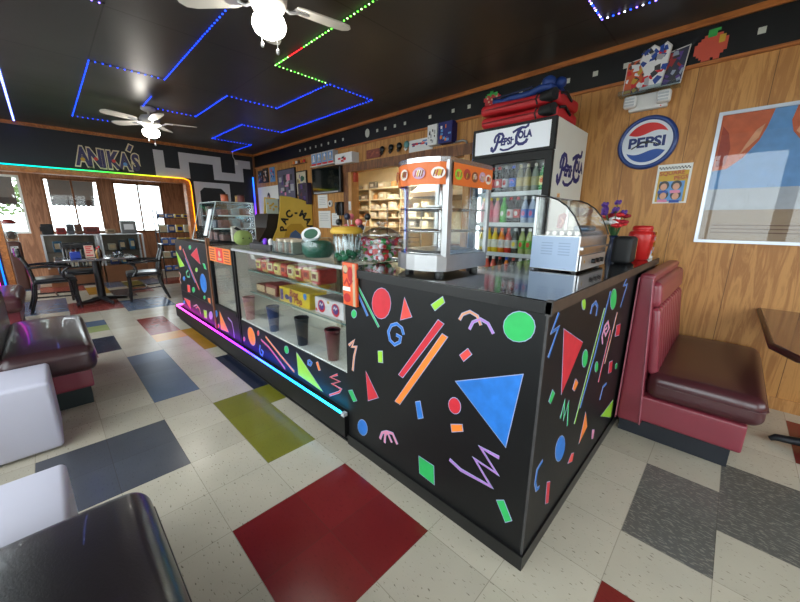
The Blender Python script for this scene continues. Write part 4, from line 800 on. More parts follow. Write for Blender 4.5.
# ================================================================== DRINKS FRIDGE
def logo(b,F,s,m):
    """flowing double-swash wordmark; unit = logo width 1"""
    G=lambda u,v,d=0:F(u*s,v*s,d)
    b.stroke(G,[(-.30,.19),(-.325,.09),(-.355,-.02),(-.395,-.115),(-.445,-.155),(-.485,-.13),(-.49,-.085),(-.462,-.065)],.066,0,.002,m)
    b.stroke(G,[(-.405,.03),(-.42,.10),(-.385,.18),(-.31,.225),(-.225,.215),(-.185,.15),(-.21,.075),(-.27,.035),(-.325,.04)],.054,0,.0022,m)
    b.text('EPSI',G,-.1,.02,.215,.0025,m,.012,sx=.80)
    b.stroke(G,[(.045,.045),(.085,.052)],.03,0,.002,m)
    b.stroke(G,[(.43,.36),(.415,.29),(.36,.265),(.27,.28),(.17,.255),(.05,.20)],.05,0,.0024,m)
    b.stroke(G,[(.26,.27),(.19,.2),(.15,.1),(.155,-.01),(.22,-.075),(.32,-.08),(.395,-.04),(.42,.02)],.066,0,.0026,m)
    b.text('OLA',G,.355,.115,.215,.0028,m,.012,sx=.78)
    b.stroke(G,[(-.26,-.125),(-.17,-.165),(-.04,-.16),(.09,-.11),(.17,-.03)],.046,0,.0023,m)
fx0,fx1,fy0,fy1,FH=1.11,1.83,-3.54,-2.82,2.115
t=thing('drinks_fridge','tall white-sided drinks fridge with lit script header against the plywood wall','fridge',(1.47,-3.18,0))
matb=mat('matt black',(14,14,15),.65); fw=mat('fridge white',(228,230,220),.4,noise=.02)
b=MB(); b.box(fx0,fx0+.03,fy0,fy1-.02,.06,FH); b.box(fx1-.03,fx1,fy0,fy1-.02,.06,FH); b.box(fx0+.03,fx1-.03,fy0,fy0+.03,.06,FH); b.box(fx0+.03,fx1-.03,fy0+.03,fy1-.02,FH-.03,FH); b.box(fx0+.03,fx1-.03,fy0+.03,fy1-.02,1.87,1.9); b.box(fx0+.03,fx1-.03,fy0+.03,fy1-.02,.06,.3); b.build('cabinet',fw,t)
b=MB(); b.box(fx0+.03,fx0+.034,fy0+.03,fy1-.03,.3,1.87); b.box(fx1-.034,fx1-.03,fy0+.03,fy1-.03,.3,1.87); b.box(fx0+.03,fx1-.03,fy0+.03,fy0+.034,.3,1.87); b.build('liner',mat('fridge liner',(74,78,82),.5),t)
b=MB(); b.box(fx0,fx1,fy1-.02,fy1,1.885,FH); b.box(fx0,fx1,fy1,fy1+.02,FH-.02,FH); b.box(fx0,fx1,fy1,fy1+.02,1.885,1.905); b.box(fx0,fx0+.035,fy1,fy1+.02,1.905,FH-.02); b.box(fx1-.02,fx1,fy1,fy1+.02,1.905,FH-.02); b.build('header_frame',matb,t)
FF=F_front(fy1); b=MB(); b.fbox(FF,-fx1+.02,-fx0-.035,1.905,FH-.02,0,.012); lb=b.build('light_box',mat('lit header',(226,230,236),.4,noise=0,emit=(235,240,250),es=.12),t)
b=MB(); logo(b,F_front(fy1+.0125,1.475,1.98),.345,0); b.build('script_lettering',NAVY,lb)
b=MB(); logo(b,frame((fx0-.0005,-3.2,1.74),(0,-1,0),(0,0,1.05),(-1,0,0)),.56,0); b.build('script_lettering',NAVY,t)
b=MB(); d=.04; b.box(fx0+.005,fx0+.06,fy1-.02,fy1+.022,.3,1.88); b.box(fx1-.06,fx1-.005,fy1-.02,fy1+.022,.3,1.88); b.box(fx0+.06,fx1-.06,fy1-.02,fy1+.022,1.82,1.88); b.box(fx0+.06,fx1-.06,fy1-.02,fy1+.022,.3,.36); dr=b.build('door',matb,t)
MB().box(fx0+.055,fx1-.055,fy1-.002,fy1+.004,.355,1.825).build('door_glass',glass('fridge glass',(248,250,250),.008,.03),dr)
b=MB(); b.box(fx0+.015,fx1-.015,fy1-.03,fy1-.01,.06,.29); b.build('grille',blackp,t)
for x in (fx0+.05,fx1-.05):
    for y in (fy0+.05,fy1-.07): MB().cyl((x,y,0),(x,y,.061),.02,n=10).build('foot',blackp,t)
SHZ=(1.575,1.315,1.05,.79,.53)
for z in SHZ:
    b=MB(); b.box(fx0+.036,fx1-.036,fy0+.06,fy1-.04,z-.012,z); b.box(fx0+.036,fx1-.036,fy1-.044,fy1-.038,z-.02,z+.016); b.build('shelf',mat('shelf white',(222,226,228),.4),t)
# interior strip light of the fridge
MB().box(fx0+.04,fx0+.055,fy1-.075,fy1-.055,.4,1.8).build('strip_light',glow('fridge tube',(240,246,255),11),t)
MB().box(fx1-.055,fx1-.04,fy1-.075,fy1-.055,.4,1.8).build('strip_light',glow('fridge tube',(240,246,255),11),t)
def bottle(kind,x,y,z,label,h=.232):
    n,liq,lab,cap,extra=kind
    o=MB().lathe((x,y,z),[(.024,0),(.031,.006),(.031,.05),(.029,.075),(.031,.105),(.031,.13),(.028,.155),(.017,.19),(.0125,.2),(.0125,h-.02)],14).build('bottle',mat('bottle '+n,liq,.12,noise=.1,coat=.4))
    tag(o,label,'bottle','bottles in the drinks fridge')
    MB().lathe((x,y,z),[(.0322,.058),(.0318,.075),(.0322,.128)],14).build('label',mat('wrap '+n,lab,.4,noise=.15,nscale=50),o)
    MB().lathe((x,y,z),[(.0145,h-.024),(.0145,h-.002),(.012,h),(0,h)],12).build('cap',mat('cap '+n,cap,.4),o)
    F=F_front(y)
    if extra=='globe':
        b=MB(); G=lambda u,v,d=0:Vector((x-.0335*math.sin(u/.0335),y+.0335*math.cos(u/.0335)+.0006*(d>0.0005),z+.093+v))
        up=[(.02*math.cos(PI*i/10),.02*math.sin(PI*i/10)) for i in range(11)]; b.add([G(u,v+.003) for u,v in up],[list(range(11))],0); b.add([G(-u,-v-.003) for u,v in up],[list(range(11))],1); b.add([G(-.02,-.003),G(.02,-.003),G(.02,.003),G(-.02,.003)],[[0,1,2,3]],2); b.build('emblem',[PRED,pc('deep blue',(20,40,110)),WHITE],o)
    elif extra:
        b=MB(); 
        G=lambda u,v,d=0:Vector((x-.0332*math.sin(u/.0332),y+.0332*math.cos(u/.0332),z+.093+v)); b.add([G(u,v) for u,v in [(.016*math.cos(2*PI*i/10),.022*math.sin(2*PI*i/10)) for i in range(10)]],[list(range(10))]); b.build('emblem',pc('emblem '+n,extra),o)
    return o
K={'cola':('cola',(26,14,12),(196,34,36),(190,30,32),(235,225,220)),'colag':('diet cola',(26,14,14),(190,192,198),(200,200,204),(180,40,44)),'colaw':('white label cola',(28,16,14),(214,210,210),(196,30,34),(190,40,44)),
'blue':('blue cola',(22,16,16),(30,92,210),(24,80,214),'globe'),'gold':('clear gold',(150,148,126),(186,168,110),(206,196,160),None),'clear':('clear mixer',(150,160,150),(176,170,130),(220,216,200),None),'lemon':('lemon green',(40,150,60),(232,224,120),(214,220,214),(240,130,40)),
'pinky':('pink soda',(226,150,160),(232,120,140),(236,206,60),None),'lime':('lime soda',(60,170,40),(70,180,60),(80,190,50),(226,236,220)),'water':('water',(186,200,222),(110,140,214),(236,238,240),(226,120,170)),'aqua':('aqua water',(190,214,210),(110,196,170),(226,234,234),None),
'yellow':('yellow soda',(236,206,40),(228,226,206),(236,160,40),None),'orange':('orange soda',(238,140,30),(230,222,210),(232,90,40),(206,206,206)),'red':('red soda',(206,60,44),(226,214,206),(220,70,40),(206,206,206)),'iced':('iced coffee',(70,70,66),(196,196,190),(226,226,226),(236,214,60)),'melon':('melon juice',(176,190,120),(110,190,70),(232,232,226),(220,80,40)),
'coral':('coral juice',(224,90,70),(232,214,206),(236,226,220),(240,200,180)),'dark':('dark tea',(64,38,26),(120,60,44),(196,60,40),(220,200,170)),'sport':('orange sports drink',(240,130,30),(244,150,50),(40,90,190),(240,240,240)),'pale':('pale lemonade',(216,222,170),(226,228,190),(236,238,236),None)}
rows=[('top',['cola','cola','cola','colag','blue','gold','gold','clear','lemon']),('second',['pinky','pinky','pinky','lime','colaw','cola','water','water','aqua']),('third',['yellow','yellow','yellow','orange','red','iced','melon','melon','water']),('fourth',['coral','coral','coral','dark','sport','dark','pale','pale','pale'])]
for (rn,ks),z in zip(rows,SHZ):
    for i,k in enumerate(ks):
        x=fx1-.095-i*.0655
        bottle(K[k],x,fy1-.085,z,'%s bottle, %s from the food warmer end on the %s fridge shelf'%(K[k][0],ORD[i],rn))
for (rn,ks),z in zip(rows[:1],SHZ):
    pass
# bags on top of the fridge
rbag=mat('red nylon',(190,34,42),.55,noise=.12,bump=.25,bscale=14); bbag=mat('blue nylon',(26,58,128),.55,noise=.15,bump=.3,bscale=16)
def sagg(amp,sd):
    def f(q): return Vector((q.x,q.y+amp*math.sin(q.x*11+sd),q.z+amp*(math.sin(q.x*8+sd)+math.sin(q.y*13+sd*2))*.6))
    return f
for i,(z,lab,x1) in enumerate(((FH+.012,'lower red insulated bag lying on the drinks fridge',1.79),(FH+.112,'upper red insulated bag folded on the drinks fridge',1.8))):
    t=thing('insulated_bag',lab,'bag',(1.4,-3.1,z-.012),group=None)
    MB().rbox(1.19,x1,-3.4,-2.84,z,z+.085,.035,3,0,fn=sagg(.008,i)).build('bag_body',rbag,t)
    MB().rbox(1.13,1.2,-3.3,-2.86,z+.0,z+.09,.03,3,0,fn=sagg(.008,i+2)).build('bag_flap',rbag,t)
    MB().cyl((1.26,-2.87,z+.05),(1.15,-2.835,z+.05),.043,n=16).build('rolled_cuff',mat('black webbing',(20,20,22),.7),t)
    b=MB(); b.tube([(1.29,-2.842,z+.08),(1.3,-2.834,z+.04),(1.29,-2.842,z+.004)],.008,6); b.build('strap',mat('black webbing',(20,20,22)),t); b=MB(); b.tube([(1.13,-2.88,z+.06),(1.115,-2.95,z+.08),(1.125,-3.1,z+.05)],.01,6); b.build('strap',mat('black webbing',(20,20,22)),t)
    MB().tube([(1.15,-2.838,z+.045),(1.45,-2.832,z+.05),(x1-.02,-2.838,z+.045)],.006,5).build('zip',mat('dark red piping',(120,18,26),.5),t)
t=thing('cloth_bag','blue nylon bag crumpled on the red bags on the fridge','bag',(1.35,-3.0,FH+.2))
MB().rbox(1.2,1.72,-3.2,-2.88,FH+.212,FH+.262,.024,3,0,fn=lambda q:Vector((q.x,q.y,q.z+.05*max(0,(1.5-q.x)/.3)**1.2*(.8+.3*math.sin(q.y*20))+.008*math.sin(q.x*30)-.012))).build('bag_body',bbag,t)
for x,y,r in ((1.25,-2.93,.05),(1.19,-3.0,.045),(1.33,-3.05,.045)): MB().ball((x,y,FH+.285),r,1.1,1,.9,10).build('bunched_fold',bbag,t)
MB().tube([(1.7,-2.87,FH+.25),(1.55,-2.86,FH+.245),(1.35,-2.865,FH+.26)],.008,6).build('strap',mat('navy webbing',(24,36,70),.7),t)
# ================================================================== SEATING
kickm=mat('booth kick',(30,34,42),.55,noise=.2)
t=thing('booth_seat','burgundy booth bench with channelled back against the plywood wall beside the counter','booth seat',(.05,-3.0,0))
b=MB(); b.box(-.17,.36,-3.5,-2.47,0,.125); b.build('kick_base',kickm,t)
b=MB(); b.rbox(-.21,.36,-3.54,-2.44,.12,.285,.012,2); b.build('seat_base',burg,t)
b=MB(); b.rbox(-.265,.25,-3.55,-2.43,.285,.445,.055,4,0,bulge=.022,div=8); sc=b.build('seat_cushion',brownv,t)
b=MB(); 
for z in (.30,): b.tube([(-.268,-3.5,.385),(-.268,-2.47,.385),(-.24,-2.428,.385),(.2,-2.428,.385)],.004,6)
b.build('piping',brownv,sc)
def lean(q): return Vector((q.x-(q.z-.1)*-.02,q.y,q.z))
b=MB(); b.rbox(.24,.376,-3.55,-2.44,.085,1.03,.02,3,0,fn=lambda q:Vector((.376-(.376-q.x)*(1-.47*max(0,q.z-.1)/.93),q.y,q.z))); b.build('back_frame',burg,t)
bc=MB()
n=11
for k in range(n):
    y0=-3.53+k*(1.06/n); bc.rbox(.205,.262,y0,y0+1.06/n-.002,.42,.84,.025,2,0,div=3,fn=lambda q:Vector((q.x+.11*(q.z-.42),q.y,q.z)))
bb=bc.build('channelled_back',burg,t)
b=MB(); b.rbox(.252,.335,-3.535,-2.455,.845,1.0,.035,4,0,div=6,fn=lambda q:Vector((q.x+.08*(q.z-.85),q.y,q.z))); b.build('headrest_roll',burg,t)
b=MB(); b.rbox(.30,.377,-3.55,-2.44,1.0,1.045,.02,3); b.build('top_cap',burg,t)
b=MB(); b.tube([(.247,-2.437,.09),(.31,-2.437,1.01)],.005,6); b.tube([(.378,-2.437,.09),(.378,-2.437,1.02)],.005,6); b.build('piping',mat('pink piping',(160,92,104),.4),t)
b=MB()
for z in (.46,.53,.60,.67,.74): b.ball((.237,-2.436,z),.004)
# dining table attached to the plywood wall
t=thing('dining_table','brown laminate booth table facing the burgundy booth at the plywood wall','table',(-.56,-3.0,0))
b=MB(); pl=[(-.21,-3.57),(-.225,-2.53),(-.30,-2.37),(-.82,-2.37),(-.9,-2.5),(-.9,-3.57)]
b.prism(lambda u,v,d=0:Vector((u,v,d)),pl[::-1],.705,.74); b.build('table_top',wood('table walnut',(70,38,28),(112,70,52),.16,'Y',1.2,coat=.4),t)
b=MB(); b.tube([(x,y,.722) for x,y in pl],.019,8); b.build('edge_band',mat('dark edge',(56,26,22),.3),t)
MB().cyl((-.56,-3.0,.05),(-.56,-3.0,.705),.04,n=16).build('pedestal',blackp,t)
b=MB()
for dx,dy in ((.2,.0),(-.2,0),(0,.2),(0,-.2)): b.tube([(-.56,-3.0,.06),(-.56+dx*.9,-3.0+dy*.9,.035),(-.56+dx,-3.0+dy,.016)],[.03,.022,.015],8)
b.build('cross_foot',mat('worn black iron',(40,42,46),.35,.3),t)
# window benches on the left
def bench(x0,x1,y0,lab,base,top):
    t=thing('window_bench',lab,'bench',((x0+x1)/2,y0+.3,0),group=None)
    MB().box(x0+.17,x1-.05,y0+.06,y0+.5,0,.15).build('kick_base',mat('dark green kick',(22,36,34),.5,noise=.15),t)
    MB().rbox(x0+.1,x1-.03,y0+.04,y0+.52,.15,.30,.012,2).build('seat_base',base,t)
    MB().rbox(x0,x1,y0,y0+.46,.295,.475,.06,4,0,bulge=.038,div=8).build('seat_cushion',top,t)
    MB().rbox(x0+.04,x1-.02,y0+.44,y0+.56,.30,.78,.04,4,0,div=4).build('backrest',top,t)
    b=MB(); b.tube([(x0+.03,y0-.004,.38),(x1-.03,y0-.004,.38)],.004,6); b.build('piping',base,t)
bench(3.06,4.24,-.115,'dark maroon padded bench beyond the white cube stools',burg,mat('deep maroon vinyl',(56,32,35),.28,noise=.08,bump=.12,bscale=220,coat=.25))
bench(.12,1.295,-.105,'near black padded bench in front of both white cube stools',mat('dark base',(40,30,34),.4),darkv)
bench(5.6,6.65,.31,'maroon bench at the far end beside the glowing tubes',burg,brownv)
cm=mat('white cube plastic',(192,189,202),.42,noise=.02)
for x0,x1,z,yy,l in ((2.66,3.05,.43,.12,'white cube stool beside the maroon padded bench'),(1.32,1.70,.43,.085,'white cube stool beside the near black bench')):
    t=thing('cube_stool',l,'stool',((x0+x1)/2,.31,0),group=None)
    MB().rbox(x0,x1,yy,.49,.012,z,.022,4).build('body',cm,t)
    MB().box(x0+.04,x1-.04,.165,.455,0,.013).build('foot_plate',grey,t)
# black wooden armchairs and the round... table in the opening
cw=mat('black lacquered wood',(22,22,24),.25,noise=.1,coat=.3); cs=mat('black vinyl pad',(30,30,34),.28,coat=.2)
def chair(lab,x,y,rz):
    t=thing('wooden_armchair',lab,'chair',(x,y,0),rz,'black wooden armchairs')
    MB().rbox(-.23,.24,-.23,.23,.41,.435,.012,2).build('seat_frame',cw,t,True)
    MB().rbox(-.21,.235,-.22,.22,.432,.475,.02,3,0,bulge=.01).build('seat_pad',cs,t,True)
    for sx,sy in ((.21,.2),(.21,-.2)): MB().tube([(sx+.02,sy,0),(sx,sy,.2),(sx-.005,sy,.42)],[.017,.021,.024],8).build('leg',cw,t,True)
    for sy in (.19,-.19): MB().tube([(-.3,sy,0),(-.23,sy,.22),(-.2,sy,.44),(-.23,sy,.66),(-.3,sy,.88)],[.018,.022,.023,.021,.018],8).build('leg',cw,t,True)
    b=MB(); b.tube([(.0,-.2,.22),(.0,.2,.22)],.012,6); b.tube([(.2,-.2,.2),(-.23,-.19,.22)],.012,6); b.tube([(.2,.2,.2),(-.23,.19,.22)],.012,6); b.build('stretcher',cw,t,True)
    b=MB(); b.rbox(-.335,-.285,-.225,.225,.80,.92,.02,3,0,fn=lambda q:Vector((q.x+.18*q.y*q.y*2,q.y,q.z))); b.build('top_rail',cw,t,True)
    b=MB()
    for k in range(6):
        yy=-.15+.06*k; b.tube([(-.215,yy,.5),(-.25,yy,.68),(-.305,yy,.83)],.01,6)
    b.tube([(-.213,-.19,.5),(-.213,.19,.5)],.014,6); b.build('back_slats',cw,t,True)
    for s in (1,-1):
        b=MB(); b.tube([(-.25,.215*s,.65),(-.1,.235*s,.66),(.1,.245*s,.655),(.2,.235*s,.64)],[.016,.02,.024,.02],8); b.tube([(.17,.235*s,.64),(.1,.23*s,.57),(.1,.225*s,.5),(.15,.215*s,.43)],[.02,.018,.018,.02],8); b.build('arm',cw,t,True)
    return t
chair('black wooden armchair at the dark table, the one below the blue neon',7.2,.03,-PI/2+.06)
chair('black wooden armchair at the dark table, the one nearest the counter',7.08,-1.05,PI/2-.1)
chair('black slatted chair behind the dark table in the wide opening',7.95,-.35,PI)
t=thing('pedestal_table','dark table on a black pedestal in front of the wide opening','table',(7.25,-.48,0))
MB().rbox(6.88,7.66,-.97,-.02,.70,.735,.014,3).build('table_top',wood('far table top',(60,58,62),(104,98,98),.12,'Y',1.0,coat=.5),t)
MB().tube([(7.25,-.48,.05),(7.25,-.48,.7)],[.055,.045],16).build('pedestal',blackp,t)
b=MB()
for a in range(4): dx,dy=.34*math.cos(a*PI/2+.3),.34*math.sin(a*PI/2+.3); b.tube([(7.25,-.48,.07),(7.25+dx*.9,-.48+dy*.9,.03),(7.25+dx,-.48+dy,.014)],[.04,.025,.014],8)
b.build('cross_foot',blackp,t)
TZ=.735
o=MB().rbox(7.1,7.2,-.32,-.2,TZ,TZ+.1,.008,2).build('caddy',mat('cobalt box',(30,60,160),.4)); tag(o,'cobalt blue condiment caddy on the pedestal table','caddy')
t=thing('menu_stand','upright red and cream menu card on the pedestal table','menu',(7.15,-.42,TZ)); MB().box(7.148,7.156,-.48,-.37,TZ+.004,TZ+.19).build('card',mat('menu cream',(226,190,170),.5),t); b=MB(); F=F_side(7.148)
for k,v in enumerate((.03,.07,.1,.13,.16)): b.quad(F,.385,.385+(.08,.05,.08,.06,.075)[k],TZ+v,TZ+v+.018,.0008,0)
b.build('printed_lines',PRED,t); MB().box(7.13,7.175,-.48,-.37,TZ,TZ+.006).build('base',blackp,t)
for i,(x,y,c,n,h) in enumerate(((7.22,-.55,(60,36,20),'brown',.16),(7.3,-.53,(190,140,60),'amber',.13))):
    o=MB().lathe((x,y,TZ),[(.024,0),(.027,.005),(.027,h*.6),(.012,h*.8),(.012,h)],12).build('sauce_bottle',mat(n+' sauce',c,.2)); tag(o,'%s sauce bottle beside the menu card on the pedestal table'%n,'bottle'); MB().lathe((x,y,TZ+h),[(.014,-.012),(.014,.012),(0,.014)],10).build('cap',PRED,o)
for i,(x,y,n) in enumerate(((7.0,-.72,'nearer'),(7.12,-.80,'farther'))):
    o=MB().lathe((x,y,TZ),[(.026,0),(.03,.004),(.034,.1),(.031,.1),(.027,.008),(0,.007)],14).build('drinking_glass',gl2); tag(o,'%s clear drinking glass at the counter end of the pedestal table'%n,'glass')
# ================================================================== CEILING FANS AND LIGHT STRIPS
fanw=mat('fan white',(214,212,204),.4,noise=.03); lampm=glow('frosted lamp',(255,248,236),30)
def fan(lab,x,y,ang,zb,drop):
    t=thing('ceiling_fan',lab,'ceiling fan',(x,y,zb-.2))
    MB().lathe((x,y,0),[(0,CEIL),(.08,CEIL),(.085,CEIL-.03),(.05,CEIL-.05)][::-1],20).build('canopy',fanw,t)
    if CEIL-.05-(zb+.06)>.02: MB().cyl((x,y,zb+.05),(x,y,CEIL-.04),.015,n=10).build('down_rod',fanw,t)
    MB().lathe((x,y,zb),[(.03,-.07),(.085,-.06),(.11,-.02),(.115,.03),(.09,.07),(.03,.08)],24).build('motor_housing',fanw,t)
    MB().lathe((x,y,zb),[(.0,-.2),(.045,-.195),(.085,-.17),(.1,-.135),(.09,-.1),(.055,-.08),(.04,-.075)],24).build('lamp_globe',lampm,t)
    MB().lathe((x,y,zb),[(.058,-.085),(.065,-.08),(.06,-.065),(.03,-.06)],20).build('lamp_collar',fanw,t)
    for k in range(5):
        a=ang+k*PI*.4; ca,sa=math.cos(a),math.sin(a)
        F=lambda u,v,d=0:Vector((x+u*ca-v*sa,y+u*sa+v*ca,zb+.0+d+v*.16))
        b=MB(); pts=[(.17,-.045),(.22,-.06),(.46,-.068),(.52,-.055),(.545,-.02),(.545,.02),(.52,.055),(.46,.068),(.22,.06),(.17,.045)]
        b.prism(F,pts,-.004,.004); bl=b.build('blade',fanw,t)
        b=MB(); b.tube([F(.09,0,-.012),F(.13,0,-.03),F(.18,0,-.012)],[.012,.01,.01],6); b.prism(F,[(.16,-.03),(.24,-.022),(.26,0),(.24,.022),(.16,.03)],-.012,-.004); b.build('blade_bracket',alu,bl)
    for dx,l in ((.06,.14),(-.05,.2)):
        b=MB(); b.tube([(x+dx,y+dx*.4,zb-.075),(x+dx,y+dx*.4,zb-.075-l)],.0025,5); b.ball((x+dx,y+dx*.4,zb-.085-l),.012,1,1,1.4,8); b.build('pull_chain',alu,t)
fan('white ceiling fan with a lit globe above the pedestal table, the farther one',5.85,-1.2,math.radians(36),2.59,.1)
fan('white ceiling fan with a lit globe at the top, the nearer one',2.25,-1.15,math.radians(44),2.62,.1)
ledb=glow('blue led',(20,60,255),6.5); ledg=glow('green led',(90,255,60),5); ledr=glow('red led',(255,40,40),6); ledw=glow('violet led',(120,90,255),8); tape=mat('dark led tape',(20,24,50),.4); ledk=glow('white green led',(190,255,150),5)
def led(lab,pts,ms,pat=lambda i:1,step=.055,w=.009):
    b=MB(); z=CEIL
    i=0
    for p,q in zip(pts,pts[1:]):
        P,Q=Vector(p),Vector(q); L=(Q-P).length; d=(Q-P)/L; n=Vector((-d.y,d.x))*.005
        v=[(P.x-n.x,P.y-n.y,z),(Q.x-n.x,Q.y-n.y,z),(Q.x+n.x,Q.y+n.y,z),(P.x+n.x,P.y+n.y,z)]
        b.add([(x,y,z-.001) for x,y,z in v]+[(x,y,z-.004) for x,y,z in v],[[0,1,2,3],[7,6,5,4],[0,4,5,1],[1,5,6,2],[2,6,7,3],[3,7,4,0]],0)
        k=0
        while k<L:
            c=P+d*k; h=w/2; m=pat(i); i+=1; k+=step
            if m: b.box(c.x-h,c.x+h,c.y-h,c.y+h,z-.009,z-.004,m)
    o=b.build('led_strip',[tape]+ms); tag(o,lab,'light strip','light strips on the ceiling'); return o
def lit(seed,p):
    r=random.Random(seed); return lambda i:1 if r.random()<p else 0
led('blue light strip bent twice from the near fan blade towards the far fan',[(2.72,-1.125),(4.575,-1.125),(4.575,-.53),(7.1,-.53),(7.05,-1.03)],[ledb])
led('blue light strip zigzagging between the far fan and the counter',[(5.3,-1.14),(5.8,-1.14),(5.8,-1.755),(4.6,-1.755),(4.6,-2.375),(3.42,-2.375)],[ledb])
led('blue light strip making the large corner near the back wall',[(3.41,-2.395),(3.45,-3.02),(5.75,-3.02),(5.75,-2.375),(7.1,-2.375),(7.1,-3.08),(8.12,-3.08)],[ledb])
led('green and red light strip running past the near fan',[(1.2,-1.77),(3.395,-1.77),(3.405,-2.36)],[ledg,ledr,ledk],lambda i:2 if i%31 in range(12,18) else (3 if i%2 else 1),.04)
led('violet blue light strip with one corner above the pixel fruit',[(.3,-2.7),(.955,-2.7),(.955,-3.04),(.3,-3.04)],[ledb,ledw,glow('white led',(220,225,255),7)],lambda i:(1,2,3)[i%3] if i%4 else 2,.035) if False else led('violet blue light strip with one corner above the pixel fruit',[(.955,-2.4),(.955,-3.04),(.3,-3.04)],[ledb,ledw,glow('white led',(220,225,255),7)],lambda i:(1,2,3)[i%3],.035)
led('thick blue light strip along the window side of the ceiling',[(4.9,.07),(8.1,.07)],[ledb,glow('ice led',(170,190,255),8)],lambda i:1 if i%3 else 2,.022,.018)
led('short violet light strip alone between the near fan and the windows',[(3.36,-.3),(3.36,-.53)],[ledw],lambda i:1,.04)
o=MB().tube([(8.12,-3.1,CEIL-.004),(8.125,-3.1,2.66),(8.11,-3.13,2.6),(8.12,-3.16,2.55)],.006,6).rbox(8.10,8.14,-3.19,-3.14,2.5,2.56,.006,1).build('plug_lead',white); tag(o,'white plug and lead hanging from the light strip in the far corner','cable')
# neon tubes round the opening
nx=WX-.045
n1=glow_ramp('opening neon',1,.55,-2.2,[(0,(20,110,255)),(.1,(0,210,220)),(.35,(20,225,150)),(.55,(70,230,60)),(.75,(200,220,40)),(.9,(255,190,30)),(1,(255,150,20))],2.4)
t=thing('neon_tube','rainbow glowing tube framing the wide opening in the black wall','light tube',(nx,-.8,.2))
b=MB(); b.tube([(nx,.57,.12),(nx,.57,2.0),(nx,.53,2.115),(nx,.4,2.125),(nx,-2.1,2.125),(nx,-2.19,2.09),(nx,-2.21,2.0),(nx,-2.21,1.1)],.0095,8); b.build('tube',n1,t)
b=MB()
for y in (.2,-.6,-1.4): b.box(WX-.046,WX,y-.006,y+.006,2.12,2.13)
for z in (.5,1.2): b.box(WX-.046,WX,.565,.575,z-.006,z+.006); 
b.box(WX-.046,WX,-2.215,-2.205,1.5,1.512); b.build('clip',alu,t)
t=thing('neon_tube','blue to violet glowing tube upright in the far corner beside the plywood wall','light tube',(WX-.02,-3.49,1.0))
MB().tube([(WX-.025,-3.5,.95),(WX-.025,-3.5,2.27)],.014,8).build('tube',glow_ramp('corner neon',2,.95,2.27,[(0,(220,50,230)),(.3,(150,50,255)),(.6,(50,60,255)),(1,(30,110,255))],3.2),t)
MB().box(WX-.03,WX,-3.506,-3.494,1.6,1.612).build('clip',alu,t)
t=thing('neon_tube','magenta glowing tube beside the opening and the window wall','light tube',(WX-.02,.74,.2))
MB().tube([(WX-.025,.64,.2),(WX-.025,.64,2.2)],.014,8).build('tube',glow_ramp('magenta neon',2,.2,2.2,[(0,(240,40,180)),(.6,(225,30,200)),(1,(150,40,255))],5),t)
MB().box(WX-.03,WX,.634,.646,1.5,1.512).build('clip',alu,t)
# ================================================================== THINGS ON THE WALLS
# name sign on the back wall
t=thing('letter_sign','cream outlined marquee letters spelling the owner name above the wide opening','sign',(WX,-1.0,2.3))
Fs=F_side(WX,0,0); crm=mat('cream letter edge',(228,214,176),.5); dkl=mat('letter navy',(62,56,96),.5,noise=.45,nscale=45); dot=mat('letter dots',(190,186,200),.5)
for ch,u,v,h in (('A',.635,2.335,.40),('N',.795,2.33,.39),('I',.905,2.325,.385),('K',1.035,2.325,.385),('A',1.2,2.32,.37),("S",1.36,2.32,.38)):
    b=MB(); b.text(ch,Fs,u,v,h,.012,0,.038,sx=.62); b.text(ch,Fs,u,v,h,.0145,1,.016,sx=.62)
    vs,fs=text_geo(ch,h,.03,'CENTER',0)
    if ch=='A': b.disc(Fs,u,v-.03,.03,.018,2)
    if ch=='N' or ch=='K': b.disc(Fs,u+.01,v,.028,.018,3)
    b.build('letter',[crm,dkl,MUST if u<1 else SKYB,CORAL],t)
b=MB(); b.stroke(Fs,[(1.27,2.51),(1.33,2.64)],.085,.0,.012,0); b.stroke(Fs,[(1.28,2.525),(1.323,2.622)],.05,.012,.0135,1); b.build('apostrophe',[crm,dkl],t)
# plush fruit cut-outs on the frieze
def pix(name,lab,u0,v0,s,rows,cols,F=F_front(WY+.012)):
    t=thing(name,lab,'wall decoration',tuple(F(u0,v0,0)))
    bs={}
    H=len(rows)
    for r,row in enumerate(rows):
        for c,ch in enumerate(row):
            if ch in cols: 
                nm,m=cols[ch]; B=bs.setdefault(nm,(MB(),m))[0]; B.fbox(F,u0+(c-len(row)/2)*s,u0+(c+1-len(row)/2)*s,v0+(H/2-1-r)*s,v0+(H/2-r)*s,0,.008)
    for nm,(B,m) in bs.items(): B.build(nm,m,t)
pix('fruit_cutout','orange pixel fruit cut-out on the black frieze above the framed poster',-.365,2.59,.0165,['....gggg...','....ggg....','...rgggrr..','..rrrrrryy.','.rrrrrrryyr','rrrrrrrryyr','rrrrrrrrrrr','rrrrrrrrrrr','rrrrrrrrrrr','.rrrrrrrrr.','..rrrrrrr..','...rrr.rr..'],{'r':('fruit_body',pc('tomato orange',(206,84,62),noise=.03)),'g':('leaf',pc('leaf green',(60,170,80),noise=.03)),'y':('highlight',MUST)})
pix('fruit_cutout','red pixel strawberry cut-out on the black frieze behind the fridge bags',-2.12,2.60,.018,['....gg.....','..ggggggg..','.grrgrrggr.','rrwrrrrrwrr','rrrrrwrrrrr','.rrwrrrrwr.','.rrrrrwrrr.','..rrwrrrr..','...rrrrr...','....rrr....'],{'r':('fruit_body',pc('strawberry red',(196,50,58),noise=.03)),'g':('leaf',pc('leaf green',(60,170,80))),'w':('seed',pc('seed cream',(226,206,170)))})
